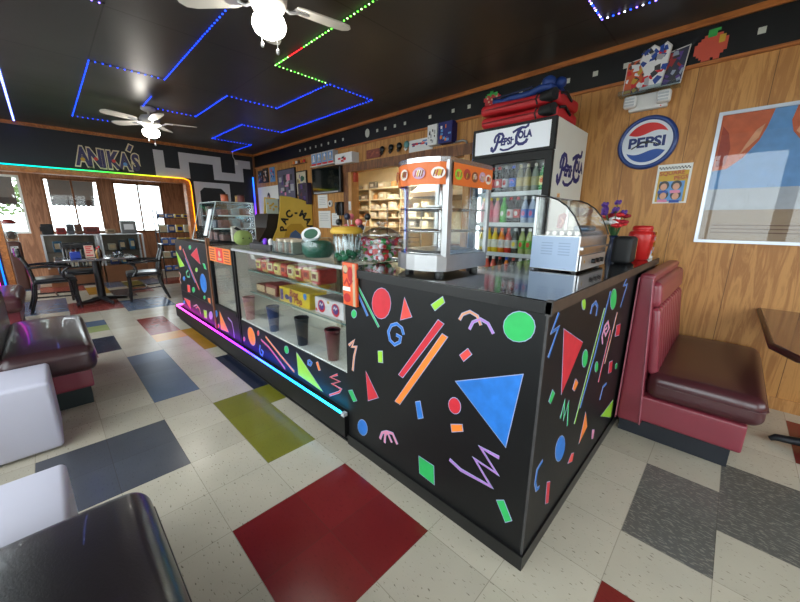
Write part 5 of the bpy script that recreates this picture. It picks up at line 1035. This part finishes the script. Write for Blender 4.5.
# round clock
t=thing('wall_clock','round blue-rimmed cola clock on the plywood wall','clock',(.66,WY,1.79)); F=F_front(WY,.66,1.978)
cir=lambda r,n=48:[(r*math.cos(2*PI*i/n),r*math.sin(2*PI*i/n)) for i in range(n)]
b=MB(); R=.205
vs=[];fs=[]; n=48; prof=[(.172,.02),(.18,.035),(.195,.034),(R,.02),(R,0)]
for r,d in prof: vs+=[F(u,v,d) for u,v in cir(r)]
for i in range(len(prof)-1): fs+=[[i*n+k,(i+1)*n+k,(i+1)*n+(k+1)%n,i*n+(k+1)%n] for k in range(n)]
b.add(vs,fs,0,True); b.build('rim',mat('clock blue',(30,62,130),.35,noise=.03,coat=.3),t)
b=MB(); b.prism(F,cir(.175),.0,.02); b.build('dial',mat('dial white',(222,228,236),.4,noise=.01),t)
def lens(top):
    A=[];m=24; s=1 if top else -1
    for i in range(m+1):
        a=math.radians(28+124*i/m); A.append((.15*math.cos(a),s*.15*math.sin(a)))
    x0=A[-1][0]; x1=A[0][0]; B=[]
    for i in range(m+1):
        x=x0+(x1-x0)*i/m; w=(x-x0)/(x1-x0); B.append((x,s*(.072)+.016*math.sin((w-.5)*2*PI)*(1)))
    return A+B[1:-1]
b=MB(); b.prism(F,lens(True),.02,.0212,0); b.prism(F,lens(False)[::-1],.02,.0212,1); b.text('PEPSI',F,0,0,.105,.0215,2,.004,sx=1.1); b.build('printed_emblem',[pc('signal red',(214,40,40),noise=.02),pc('emblem blue',(30,78,160),noise=.02),pc('emblem navy',(22,44,110),noise=.02)],t)
b=MB(); b.stroke(F,[(-.10,-.04),(-.03,.002),(.02,.012)],.010,.024,.026); b.stroke(F,[(-.015,.005),(.06,-.01),(.10,-.03)],.007,.027,.029); b.disc(F,0,0,.012,.03,0); b.build('clock_hands',blackp,t)
# emergency light
t=thing('emergency_light','white twin-head emergency light above the round clock','emergency light',(.69,WY,2.22)); F=F_front(WY,.69,2.285)
MB().rbox(.56,.82,WY,WY+.055,2.225,2.345,.012,2).build('housing',white,t)
for u,l in ((.105,1),(-.115,-1)):
    o=MB().rbox(.69-u-.045,.69-u+.045,WY+.045,WY+.11,2.245,2.335,.018,2).build('lamp_head',white,t); b=MB()
    for k in range(3): b.fbox(F,u-.034,u+.034,-.028+k*.022,-.014+k*.022,.11,.1115)
    b.build('lens',mat('lens grey',(190,194,198),.2),o)
MB().ball((.6,WY+.056,2.235),.005).build('indicator',PRED,t)
# toy display boards above it
t=thing('toy_display','cluster of glossy printed toy boards on a clear ledge under the frieze','wall decoration',(.68,WY,2.36))
b=MB(); b.box(.5,.9,WY,WY+.1,2.352,2.358); b.box(.5,.9,WY+.097,WY+.1,2.358,2.385); b.build('acrylic_ledge',gl2,t)
F=F_front(WY+.04); 
def board(nm,pts,base,sd,cols,d0=0,d1=.012):
    o=MB().prism(F,pts,d0,d1,0).build(nm,mat('board edge',(216,212,206),.5),t); r=random.Random(sd); b=MB(); us=[p[0] for p in pts]; vv=[p[1] for p in pts]; u0,u1,v0,v1=min(us),max(us),min(vv),max(vv); cu,cv=(u0+u1)/2,(v0+v1)/2
    b.prism(F,[(cu+(u-cu)*.93,cv+(v-cv)*.94) for u,v in pts],d1,d1+.0008,0)
    for k in range(26):
        u=r.uniform(u0+.02,u1-.03); v=r.uniform(v0+.02,v1-.03); a=r.uniform(0,PI); w,h=r.uniform(.012,.034),r.uniform(.006,.02)
        q=[(u+x*math.cos(a)-y*math.sin(a),v+x*math.sin(a)+y*math.cos(a)) for x,y in ((-w,-h),(w,-h),(w*.7,h),(-w*.6,h))]
        b.add([F(x,y,d1+.0012+k*.00002) for x,y in q],[[0,1,2,3]],1+r.randrange(len(cols)))
    b.build('printed_face',[base]+cols,o)
board('printed_board',[(-.88,2.36),(-.72,2.36),(-.70,2.62),(-.87,2.60)],pc('poster orange',(214,96,50)),1,[MUST,WHITE,PRED,pc('shade brown',(90,60,50))],0,.012)
board('printed_board',[(-.76,2.37),(-.62,2.37),(-.60,2.5),(-.585,2.64),(-.62,2.675),(-.66,2.645),(-.70,2.675),(-.76,2.64),(-.785,2.58),(-.74,2.48)],WHITE,2,[pc('robot blue',(44,74,150)),grey,PBLUE,PRED,dkgrey],.02,.034)
board('printed_board',[(-.655,2.37),(-.5,2.37),(-.475,2.62),(-.60,2.60),(-.64,2.56)],pc('box navy',(48,50,72)),3,[pc('box red',(150,44,44)),dkgrey,pc('pale steel',(150,160,176)),PURP],0,.012)
# paper poster with four portraits
t=thing('wall_poster','small paper poster with four portraits under the round clock','poster',(.445,WY,1.49)); F=F_front(WY,.445,1.645)
MB().fbox(F,-.11,.11,-.15,.15,0,.004).build('sheet',paper,t)
b=MB(); b.quad(F,-.095,.095,-.138,.1,.0045,0); b.text('SQUARE',F,-.01,.082,.043,.0055,3,.001,rot=.05); b.text('PEGS',F,.05,.045,.04,.0055,3,.001,rot=.1)
for i in range(10):
    b.quad(F,-.1+i*.02,-.09+i*.02,.122,.132,.005,1); b.quad(F,-.09+i*.02,-.08+i*.02,.112,.122,.005,1)
b.quad(F,-.08,.08,-.135,.02,.005,4)
for x,y,h in ((-.05,-.02,1),(.03,-.02,0),(-.045,-.09,0),(.035,-.095,1)):
    b.disc(F,x,y+.008,.034,.0055,1,ry=.036); b.disc(F,x,y-.002,.022,.006,2,ry=.027); b.quad(F,x-.035,x+.03,y-.052,y-.03,.0057,5 if h else 6)
b.build('printed_face',[MUST,blackp,SKIN,pc('title red',(170,60,50)),SKYB,PBLUE,PINK],t)
# framed poster (generic picture)
t=thing('framed_poster','large silver-framed poster of warm orange shapes and blue sky on the plywood wall','poster',(-.2,WY,1.19)); x0,x1,z0,z1=-.44,.24,1.195,2.12
F=F_front(WY); b=MB()
for u0,u1,v0,v1 in ((-x1,-x1+.022,z0,z1),(-x0-.022,-x0,z0,z1),(-x1+.022,-x0-.022,z0,z0+.022),(-x1+.022,-x0-.022,z1-.022,z1)): b.fbox(F,u0,u1,v0,v1,0,.025)
b.build('frame',mat('silver frame',(196,202,212),.3,.5,noise=.03),t)
b=MB(); b.fbox(F,-x1+.02,-x0-.02,z0+.02,z1-.02,0,.008,0); u0=-x1+.022; W=x1-x0-.044; G=lambda u,v,d=0:F(u0+u*W,z0+.022+v*(z1-z0-.044),d)
b.quad(G,0,1,.0,.30,.0086,1); b.quad(G,0,1,.25,.42,.0088,2)
b.prism(G,[(0,.57),(.12,.58),(.24,.66),(.34,.78),(.38,.88),(.41,1),(0,1)],.008,.0090,3); b.prism(G,[(.02,.6),(.1,.61),(.12,.74),(.08,.86),(.02,.92)],.009,.0094,4); b.prism(G,[(.2,.68),(.33,.8),(.36,.9),(.3,.86),(.24,.76)],.009,.0094,6)
b.prism(G,[(1,.66),(.8,.68),(.66,.74),(.58,.82),(.55,.9),(.57,1),(1,1)],.008,.0090,3); b.prism(G,[(1,.75),(.8,.76),(.72,.84),(.74,.94),(1,.97)],.009,.0094,4); b.prism(G,[(.6,.82),(.68,.76),(.72,.79),(.64,.9)],.009,.0094,6)

for k in range(3): b.quad(G,.1,.9,.06+k*.03,.068+k*.03,.0092,5)
b.build('print',[SKYB,pc('poster sand',(150,126,100)),pc('dune haze',(168,176,186)),pc('clay orange',(204,98,56),noise=.15),pc('deep clay',(160,60,40),noise=.2),BROWN,pc('pale clay',(226,160,120),noise=.2)],t)
m=glass('picture glass',(252,252,252),.05,.01); MB().quad(F,-x1+.02,-x0-.02,z0+.02,z1-.02,.016,0).build('glazing',m,t)
# small things along the top of the hatch
def flat(name,lab,cat,x0,x1,z0,z1,base,sd,cols,d=.02,n=10,edge=None,grp=None,frame_m=None,y=WY):
    t=thing(name,lab,cat,((x0+x1)/2,y,z0),group=grp); F=F_front(y); MB().fbox(F,-x1,-x0,z0,z1,0.0,d).build('backing' if not frame_m else 'frame',frame_m or edge or base,t)
    r=random.Random(sd); b=MB(); k=.02 if frame_m else .006; b.quad(F,-x1+k,-x0-k,z0+k,z1-k,d+.001,0); W,H=x1-x0-2*k,z1-z0-2*k
    for i in range(n):
        u=-x1+k+W*r.uniform(.05,.75); v=z0+k+H*r.uniform(.05,.75); b.quad(F,u,u+W*r.uniform(.08,.22),v,v+H*r.uniform(.06,.22),d+.0015+i*.00005,1+r.randrange(len(cols)))
    b.build('printed_face',[base]+cols,t); return t
flat('toy_car_box','white boxed toy car on the brown lintel next to the dark television','box',4.4,4.84,2.21,2.36,WHITE,11,[PRED,grey,SKYB,blackp],.14)
flat('brick_sign','small red brick sign above the kitchen hatch','sign',3.9,4.2,2.24,2.36,pc('brick red',(130,60,44),noise=.2),12,[pc('brick light',(170,90,64))],.02)
for i,x in enumerate((3.84,3.66,3.5,3.36)):
    t=thing('hair_sculpture','%s dark round hook from the brick sign above the kitchen hatch'%ORD[i] if i<3 else 'small teal and white hook above the kitchen hatch','hook',(x,WY,2.28),group=None)
    MB().ball((x,WY+.03,2.33),.045,1,.6,1,10,0).build('knob',blackp if i<3 else mat('teal hook',(90,140,140),.5),t); MB().tube([(x,WY+.02,2.29),(x+.02,WY+.03,2.26),(x+.04,WY+.03,2.29)],.012,6).build('hook_tip',blackp if i<3 else WHITE,t)
    t.name='wall_hook'
flat('licence_plate','white printed plate hanging above the kitchen hatch','plate',2.93,3.33,2.225,2.37,WHITE,13,[PRED,NAVY,SKYB],.012)
for i,(x0,x1,l,base,cols) in enumerate(((2.79,2.94,'narrow black and white box on the lintel of the hatch',WHITE,[blackp,grey,dkgrey]),(2.57,2.77,'tall navy box with a flame coloured figure on the lintel of the hatch',NAVY,[ORANGE,SKYB,WHITE,PURP]))): flat('figure_box',l,'box',x0,x1,2.245,2.475,base,20+i,cols,.1)
# conduit
t=thing('conduit','bent metal pipe on the plywood wall above the hatch','pipe',(2.4,WY,1.9)); MB().tube([(2.6,WY+.018,2.25),(2.47,WY+.018,2.255),(2.42,WY+.018,2.24),(2.40,WY+.018,2.18),(2.40,WY+.018,1.7)],.012,8).build('pipe',alu,t)
MB().box(2.38,2.42,WY,WY+.02,2.0,2.02).build('strap',alu,t)
o=MB().rbox(1.85,1.875,WY+.02,WY+.72,.0,2.07,.008,2).build('panel_board',mat('blue white board',(70,120,176),.5)); tag(o,'tall blue board standing between the fridge and the hatch','board')
# television and boxes above
t=thing('television','dark wall television left of the kitchen hatch','television',(5.2,WY,1.8))
MB().rbox(4.78,5.64,WY+.03,WY+.09,1.79,2.22,.012,2).build('casing',blackp,t); MB().box(4.81,5.61,WY+.09,WY+.092,1.83,2.2).build('screen',mat('black screen',(14,20,18),.08,noise=0,coat=.5),t); MB().box(5.0,5.4,WY,WY+.03,1.9,2.1).build('wall_bracket',dkgrey,t)
MB().box(4.85,5.58,WY+.088,WY+.0935,1.795,1.815).build('trim_bar',grey,t)
for i in range(4):
    x=5.53-i*.17
    t=thing('figure_box','%s of four boxed white and red figures above the television, from the purple box end'%ORD[i],'box',(x,WY,2.265),group='boxed figures above the television'); F=F_front(WY+.1)
    MB().box(x-.075,x+.075,WY,WY+.1,2.262,2.46).build('carton',mat('figure carton',(190,190,196),.4),t); b=MB(); b.quad(F,-x-.06,-x+.06,2.30,2.44,.001,0); b.disc(F,-x,2.405,.026,.002,1); b.prism(F,[(-x-.04,2.32),(-x+.04,2.32),(-x+.025,2.385),(-x-.025,2.385)],.001,.002,[1,2,3,2][i]); b.quad(F,-x-.07,-x+.07,2.265,2.295,.001,4); b.build('printed_face',[SKYB,WHITE,grey,SAND,PRED],t)
o=MB().box(4.86,5.64,WY,WY+.11,2.248,2.262).build('wall_shelf',white); tag(o,'thin white shelf just above the television','shelf')
t=thing('figurine_ledge','row of tiny orange and white figures on a ledge above the framed pictures','figurines',(6.15,WY,2.37)); MB().box(5.9,6.4,WY,WY+.06,2.365,2.375).build('ledge',trimd,t)
for i in range(5): MB().lathe((6.34-i*.095,WY+.03,2.375),[(.02,0),(.024,.01),(.018,.035),(.02,.05),(0,.06)],8).build('figurine',[ORANGE,WHITE,BROWN,ORANGE,RED][i],t)
for x0,x1,z0,z1,l,base,cols,sd in ((7.78,8.0,2.14,2.4,'small dark picture nearest the far corner',dkgrey,[SKYB,PURP,SKIN],31),(7.5,7.75,2.13,2.43,'small picture of a pale figure on black near the far corner',blackp,[WHITE,SKIN,grey],32),(7.2,7.42,2.13,2.42,'small blue and red picture near the far corner',SKYB,[PRED,NAVY,SKIN],33)): flat('small_picture',l,'picture',x0,x1,z0,z1,base,sd,cols,.012,12)
flat('framed_picture','large black-framed purple and grey picture above the yellow arcade cabinet','picture',6.33,7.05,1.7,2.33,pc('dusk grey',(96,92,112)),34,[PURP,grey,dkgrey,PINK],.03,26,frame_m=blackp)
flat('framed_picture','slim black-framed cream picture left of the television','picture',5.92,6.29,1.8,2.24,pc('cream print',(206,196,170)),35,[DGREEN,MUST,PURP,BROWN],.03,14,frame_m=blackp)
flat('purple_box','dark purple box below the slim framed picture','box',5.74,6.06,1.62,2.0,pc('plum',(60,46,70)),36,[blackp,PURP,pc('wine',(100,50,60))],.09,12,y=WY+.04)
t=thing('photo_poster','pale poster of a dark-haired standing figure near the far corner','poster',(7.6,WY,.9)); F=F_front(WY); MB().fbox(F,-8.07,-7.1,.9,2.05,0,.008).build('sheet',paper,t); b=MB(); b.disc(F,-7.55,1.82,.07,.009,0,ry=.1); b.disc(F,-7.57,1.80,.045,.0095,1,ry=.06); b.prism(F,[(-7.75,1.0),(-7.4,1.0),(-7.42,1.55),(-7.5,1.7),(-7.62,1.7),(-7.74,1.5)],.008,.009,0); b.stroke(F,[(-7.5,1.62),(-7.4,1.74),(-7.5,1.8)],.05,.009,.01,1); b.build('printed_figure',[blackp,SKIN],t)
# papers and phone
for i,(x0,x1,z0,z1,l) in enumerate(((5.3,5.6,1.55,1.78,'upper white notice sheet below the television'),(5.22,5.6,1.2,1.5,'lower white notice sheet below the television'),(4.96,5.18,1.25,1.46,'white notice sheet beside the wall telephone'))):
    t=thing('notice_sheet',l,'notice',((x0+x1)/2,WY,z0)); F=F_front(WY); MB().fbox(F,-x1,-x0,z0,z1,0,.004).build('sheet',paper,t); b=MB()
    for k in range(5): b.quad(F,-x1+.04,-x0-.05-.02*(k%2),z1-.05-k*.03,z1-.043-k*.03,.005)
    b.build('printed_lines',grey,t)
o=MB().cyl((5.19,WY,1.62),(5.19,WY+.03,1.62),.055,n=20).cyl((5.19,WY+.03,1.62),(5.19,WY+.036,1.62),.025,n=16,m=1).build('round_dial',[white,dkgrey]); tag(o,'round white wall dial beside the upper notice sheet','dial')
t=thing('telephone','black wall telephone left of the hatch frame','telephone',(4.87,WY,1.42)); MB().rbox(4.8,4.96,WY,WY+.06,1.42,1.64,.015,2).build('body',blackp,t); MB().tube([(4.92,WY+.08,1.45),(4.93,WY+.095,1.54),(4.92,WY+.08,1.63)],[.024,.016,.024],8).build('handset',blackp,t); MB().tube([(4.9,WY+.05,1.42),(4.88,WY+.05,1.3),(4.84,WY+.04,1.25),(4.85,WY+.04,1.42)],.006,6).build('cord',blackp,t)
t=thing('light_switch','white switch plate on the pine hatch frame','switch',(4.61,WY,1.52)); MB().rbox(4.585,4.645,WY+.03,WY+.04,1.5,1.64,.004,1).build('plate',white,t); MB().box(4.607,4.622,WY+.04,WY+.05,1.56,1.59).build('toggle',white,t)
o=MB().rbox(4.5,4.56,WY-.06,WY-.0,1.94,2.08,.006,1).build('alarm_box',pc('alarm red',(190,70,40))); tag(o,'small red box inside the top corner of the kitchen hatch','alarm')
# arcade cabinet
t=thing('arcade_cabinet','yellow-sided arcade cabinet with arched lettering below the wall pictures','arcade cabinet',(6.1,-3.05,0)); ax=5.8
side=[(2.72,0),(3.565,0),(3.565,1.64),(3.35,1.70),(3.15,1.735),(2.95,1.745),(2.93,1.5),(2.86,1.2),(2.74,.97),(2.72,.85)]
F=F_side(ax); MB().prism(F,side,-.02,0).build('side_panel',mat('arcade yellow',(236,200,84),.45,noise=.04),t); MB().prism(F_side(ax+.64),side,-.0,.02).build('side_panel',mat('arcade yellow',(236,200,84)),t)
b=MB(); b.box(ax+.02,ax+.62,-3.48,-2.98,0,.9); b.box(ax+.02,ax+.62,-3.48,-3.0,.9,1.7); b.build('body',blackp,t)
MB().add([(ax+.02,-2.9,1.15),(ax+.62,-2.9,1.15),(ax+.62,-2.98,1.55),(ax+.02,-2.98,1.55)],[[0,1,2,3],[3,2,1,0]]).build('screen',mat('black screen',(14,20,18)),t)
b=MB(); 
for i,ch in enumerate('PAC-MAN'):
    a=math.radians(184-188*i/6); b.text(ch,F,3.23+.26*math.cos(a),1.2+.27*math.sin(a),.17,.002,0,.008,rot=a-PI/2); 
b.build('arched_lettering',[blackp,MUST],t)
b=MB(); b.prism(F,[(2.95,.98),(3.03,1.2),(3.12,1.27),(3.32,1.27),(3.42,1.15),(3.45,.98)],0,.0012,0); b.prism(F,[(3.02,.9),(3.1,1.1),(3.2,1.16),(3.3,1.08),(3.32,.9)],.0012,.002,1); b.build('side_artwork',[MUST,pc('art blue',(86,120,170))],t)
MB().prism(F_side(ax+.05),[(2.5,0),(2.97,0),(2.97,1.44),(2.73,1.44),(2.68,1.2),(2.53,.98),(2.5,.88)],-.5,0).build('console',blackp,t)
t=thing('picture_board','cream board with yellow flowers standing left of the yellow arcade side','picture',(5.9,-2.84,1.44)); F=F_side(5.9); MB().fbox(F,2.735,2.95,1.441,1.69,-.02,0).build('board',mat('cream board',(206,214,196),.5),t); b=MB(); r=random.Random(3)
for i in range(10): b.disc(F,2.76+r.random()*.16,1.5+r.random()*.13,.018,.001,0,n=10)
b.build('flowers',YEL,t)
# ================================================================== FRONT ROOM
fr=mat('cabinet wood',(126,82,52),.45,noise=.12)
def vitrine(lab,y0,y1,items,sd):
    x0,x1=9.45,9.95; t=thing('glass_cabinet',lab,'cabinet',((x0+x1)/2,(y0+y1)/2,0))
    b=MB(); b.box(x0,x1,y0,y1,0,.36); b.build('base',fr,t)
    b=MB()
    for x in (x0,x1-.03):
        for y in (y0,y1-.03): b.box(x,x+.03,y,y+.03,.36,1.0)
    b.box(x0,x1,y0,y1,1.0,1.015); b.build('frame',alu,t)
    b=MB(); b.box(x0+.01,x0+.016,y0+.03,y1-.03,.36,1.0); b.build('front_glass',gl,t); MB().box(x0+.03,x1-.03,y0+.03,y1-.03,.66,.668).build('glass_shelf',gl,t); MB().box(x1-.012,x1-.006,y0+.03,y1-.03,.36,1.0).build('back_panel',mat('cabinet back',(120,110,100),.6),t)
    r=random.Random(sd)
    for k in range(items):
        y=y0+.1+(y1-y0-.2)*(k//2+.5)/((items+1)//2); z=.361 if k%2 else .669; h=r.uniform(.12,.24); c=[(40,90,120),(150,60,50),(60,70,80),(170,160,140),(50,60,110),(190,140,70)][r.randrange(6)]
        w=.045+.03*r.random()
        o=MB().rbox(9.6,9.72,y-w,y+w,z,z+h,.012,2).quad(F_side(9.6),-y-w*.7,-y+w*.7,z+h*.3,z+h*.8,.0008,1).build('boxed_toy',[mat('toy %s'%(c,),c,.4,noise=.2,nscale=20),SAND]); tag(o,'%s toy box from the rack side on the cabinet %s %s'%(ORD[k//2],'floor' if k%2 else 'shelf',lab.split(' room ')[1]),'toy','toy boxes in the glass cabinets')
vitrine('glass cabinet of toys in the front room below the middle window',-.74,.08,6,1)
vitrine('glass cabinet of toys in the front room beside the black rack',-1.5,-.77,6,2)
tops=[(9.7,.0,.14,.2,'dark','black rounded case',(28,28,30)),(9.7,-.22,.09,.13,'red','red figure box',(150,40,36)),(9.72,-.36,.07,.2,'grey','grey tall box',(90,90,96)),(9.7,-.48,.07,.2,'brown','brown tall box',(110,70,50)),(9.72,-.68,.16,.15,'red2','brick red wide box',(130,56,48)),(9.7,-.98,.1,.1,'tan','tan low box',(170,140,110)),(9.72,-1.3,.17,.27,'mono','black and white printed box',(120,120,118))]
for x,y,w,h,n,l,c in tops:
    o=MB().rbox(x-.08,x+.08,y-w*.8,y+w*.8 if n!='dark' else y+w*.4,1.016,1.016+h,.02,2).quad(F_side(x-.08),-y-w*.5,-y+w*.5 if n!='dark' else -y,1.016+h*.3,1.016+h*.75,.001,1).build('toy_box',[mat('top box '+n,c,.5,noise=.2,nscale=16),WHITE if n=='mono' else mat('face '+n,tuple(int(v*.7) for v in c),.5)]); tag(o,'%s on top of the glass cabinets in the front room'%l,'box')
# shelf rack
t=thing('wire_rack','black shelf rack of blue and yellow packets in the front room beside the acrylic display','rack',(9.0,-2.02,0)); rx0,rx1,ry0,ry1=8.85,9.2,-2.34,-1.7
b=MB()
for x in (rx0,rx1):
    for y in (ry0,ry1): b.tube([(x,y,0),(x,y,1.55)],.012,6)
b.build('post',blackp,t)
for z in (.22,.5,.78,1.05,1.36):
    MB().box(rx0,rx1,ry0,ry1,z-.012,z).build('shelf',blackp,t)
r=random.Random(6)
for zi,z in enumerate((.22,.5,.78,1.05,1.36)):
    for k in range(4):
        y=ry1-.085-k*.155; h=(.1,.14,.15,.16,.08)[zi]; c=[(50,90,160),(206,170,60),(190,180,150),(40,60,110)][(zi*2+k*(zi%2)+ (k//2))%4]
        o=MB().rbox(8.87,8.99,y-.066,y+.066,z+.001,z+h,.01,1).quad(F_side(8.87),-y-.045,-y+.045,z+h*.25,z+h*.75,.0008,1).build('snack_packet',[mat('packet %s'%(c,),c,.4,noise=.15,nscale=20),SAND if c[2]>100 else NAVY]); tag(o,'%s packet from the glass cabinet side on the %s shelf of the black rack'%(ORD[k],('lowest','second lowest','middle','second highest','top')[zi]),'packet','packets on the black rack')
t=thing('gumball_machine','small brown vending machine with a red lid beside the glass cabinets in the front room','vending machine',(9.6,.45,0))
MB().rbox(9.5,9.7,.36,.54,.0,.9,.03,2).build('stand',mat('machine brown',(72,42,34),.4),t); MB().rbox(9.51,9.69,.37,.53,.9,1.22,.03,2).build('clear_box',gl2,t); MB().lathe((9.6,.45,1.22),[(.09,0),(.1,.03),(.05,.08),(0,.085)],16).build('lid',mat('machine red',(116,34,32),.4),t); MB().box(9.495,9.5,.4,.5,.7,.82).build('coin_plate',alu,t); MB().ball((9.6,.45,1.02),.07,1,1,1.1,10).build('contents',mat('mixed toys',(70,60,60),.6,noise=.4,nscale=30),t)
o=thing('red_helmet','round red toy on the shelf end beside the yellow tube','toy',(8.92,-2.42,1.05)); MB().ball((8.92,-2.42,1.16),.085,1,1,1,12).build('shell',mat('toy red',(160,36,44),.3),o); MB().box(8.84,9.1,-2.5,-2.34,1.04,1.06).build('ledge',blackp,o); MB().box(8.86,8.87,-2.46,-2.38,1.12,1.17).build('visor',blackp,o)
o.name='round_toy'
# ================================================================== KITCHEN
ks=mat('kitchen shelf',(222,212,184),.5)
kt=thing('kitchen_shelving','cream wall shelves seen through the kitchen hatch','shelves',(6.6,-6.0,0))
for z in (1.2,1.42,1.62,1.86,2.12): MB().box(4.6,7.95,-6.19,-5.85,z-.03,z).build('shelf',ks,kt)
for x in (4.62,5.7,6.8,7.9): MB().box(x,x+.04,-6.18,-5.86,0,2.12).build('upright',ks,kt)
r=random.Random(12)
for zi,z in enumerate((1.2,1.42,1.62,1.86,2.12)):
    for k in range(9):
        x=7.75-k*.34+r.uniform(-.03,.03); h=r.uniform(.08,.17); c=[(216,210,192),(206,196,170),(150,140,124),(196,150,96),(222,218,204),(130,128,122)][r.randrange(6)]
        if (zi+k)%3==0: o=MB().lathe((x,-6.0,z),[(.07,0),(.075,.01),(.075,h),(.05,h+.015),(0,h+.02)],14).build('storage_tub',mat('tub %s'%(c,),c,.5)); w='tub'
        else: o=MB().rbox(x-.12,x+.12,-6.12,-5.89,z,z+h,.012,1).quad(F_front(-5.89),-x-.06,-x+.06,z+h*.3,z+h*.7,.001,1).build('storage_box',[mat('tub %s'%(c,),c,.5),paper]); w='box'
        tag(o,'%s %s from the telephone side on the %s kitchen shelf'%(ORD[k],w,('lowest','second','third','fourth','top')[zi]),w,'storage on the kitchen shelves')
t=thing('tray_rack','wire tray rack standing in the kitchen behind the food warmer','rack',(4.8,-5.0,0))
b=MB()
for x in (4.5,5.05):
    for y in (-5.2,-4.8): b.tube([(x,y,0),(x,y,1.6)],.012,6)
b.build('post',steel,t)
for k in range(9): MB().box(4.5,5.05,-5.2,-4.8,.75+k*.09,.757+k*.09).build('tray',steel,t)
t=thing('extractor_hood','cream sloping hood in the kitchen above the hatch view','hood',(4.0,-5.3,1.75))
MB().prism(lambda u,v,d=0:Vector((d,u,v)),[(-6.18,1.78),(-4.95,1.78),(-4.95,1.86),(-5.5,2.25),(-6.18,2.25)],2.9,4.55).build('canopy',mat('hood cream',(200,192,170),.35,.2),t); MB().box(2.92,4.53,-6.17,-4.97,1.765,1.779).build('filter',dkgrey,t)
t=thing('kitchen_counter','dark kitchen worktop below the shelves behind the hatch','counter',(5.5,-5.8,0)); MB().box(2.3,4.45,-6.18,-5.6,0,.88).build('carcass',dkgrey,t); MB().box(2.3,4.47,-6.19,-5.57,.88,.91).build('worktop',steel,t)
t=thing('kitchen_lamp','fluorescent ceiling lamp in the kitchen','lamp',(5.0,-4.9,2.5)); MB().box(4.4,5.8,-5.0,-4.8,2.56,2.6).build('housing',white,t); MB().box(4.42,5.78,-4.98,-4.82,2.545,2.56).build('diffuser',glow('kitchen tube',(255,246,224),110),t)
# ================================================================== LIGHT AND CAMERA
w=bpy.data.worlds.new('daylight'); SC.world=w; w.use_nodes=True; nt=w.node_tree; bg=nt.nodes['Background']
tc=N(nt,'ShaderNodeTexCoord'); sp=N(nt,'ShaderNodeSeparateXYZ'); nt.links.new(tc.outputs['Generated'],sp.inputs[0])
cr=N(nt,'ShaderNodeValToRGB'); cr.color_ramp.elements[0].position=.3; cr.color_ramp.elements[0].color=(.55,.6,.55,1); cr.color_ramp.elements[1].position=.6; cr.color_ramp.elements[1].color=(.88,.95,1.0,1)
mr=N(nt,'ShaderNodeMapRange'); mr.inputs[1].default_value=-1; nt.links.new(sp.outputs[2],mr.inputs[0]); nt.links.new(mr.outputs[0],cr.inputs[0]); nt.links.new(cr.outputs[0],bg.inputs[0]); bg.inputs[1].default_value=WORLD
def portal(n,loc,rot,sx,sy):
    l=bpy.data.lights.new(n,'AREA'); l.shape='RECTANGLE'; l.size=sx; l.size_y=sy; l.cycles.is_portal=True
    o=bpy.data.objects.new(n,l); COL.objects.link(o); o.location=loc; o.rotation_euler=rot
for x0,x1 in LW: portal('window_portal',((x0+x1)/2,LY+.12,(SZ0+SZ1)/2),(-PI/2,0,0),x1-x0,SZ1-SZ0)
for y0,y1 in RW: portal('window_portal',(RX-.14,(y0+y1)/2,1.55),(0,-PI/2,0),1.9,y1-y0)
portal('window_portal',(9.6,RY1+.14,1.45),(-PI/2,0,0),2.2,1.9)
for y0,y1,_ in FW: portal('window_portal',(FX+.14,(y0+y1)/2,1.6),(0,PI/2,0),1.2,y1-y0)
f=339.406; yaw,pit,rol=(math.radians(a) for a in (-45.77776731,-13.26259171,.51915702))
cy,sy,cp,sp_=math.cos(yaw),math.sin(yaw),math.cos(pit),math.sin(pit)
fwd=Vector((cy*cp,sy*cp,sp_)); rt=Vector((sy,-cy,0)); up=rt.cross(fwd); c_,s_=math.cos(rol),math.sin(rol)
r2=rt*c_+up*s_; u2=up*c_-rt*s_
cam=bpy.data.cameras.new('camera'); co=bpy.data.objects.new('camera',cam); COL.objects.link(co)
m=Matrix((r2,u2,-fwd)).transposed().to_4x4(); m.translation=(0,0,1.335); co.matrix_world=m
cam.sensor_fit='HORIZONTAL'; cam.sensor_width=36; cam.lens=36*f/800; cam.clip_start=.02; cam.clip_end=200; SC.camera=co
vs=SC.view_settings; vs.view_transform='Standard'; vs.look='None'; vs.gamma=1; vs.use_curve_mapping=False; vs.exposure=EXPO
cyc=SC.cycles; cyc.max_bounces=10; cyc.diffuse_bounces=5; cyc.glossy_bounces=4; cyc.transparent_max_bounces=24; cyc.transmission_bounces=6; cyc.sample_clamp_indirect=6; cyc.use_denoising=True; cyc.caustics_reflective=False; cyc.caustics_refractive=False
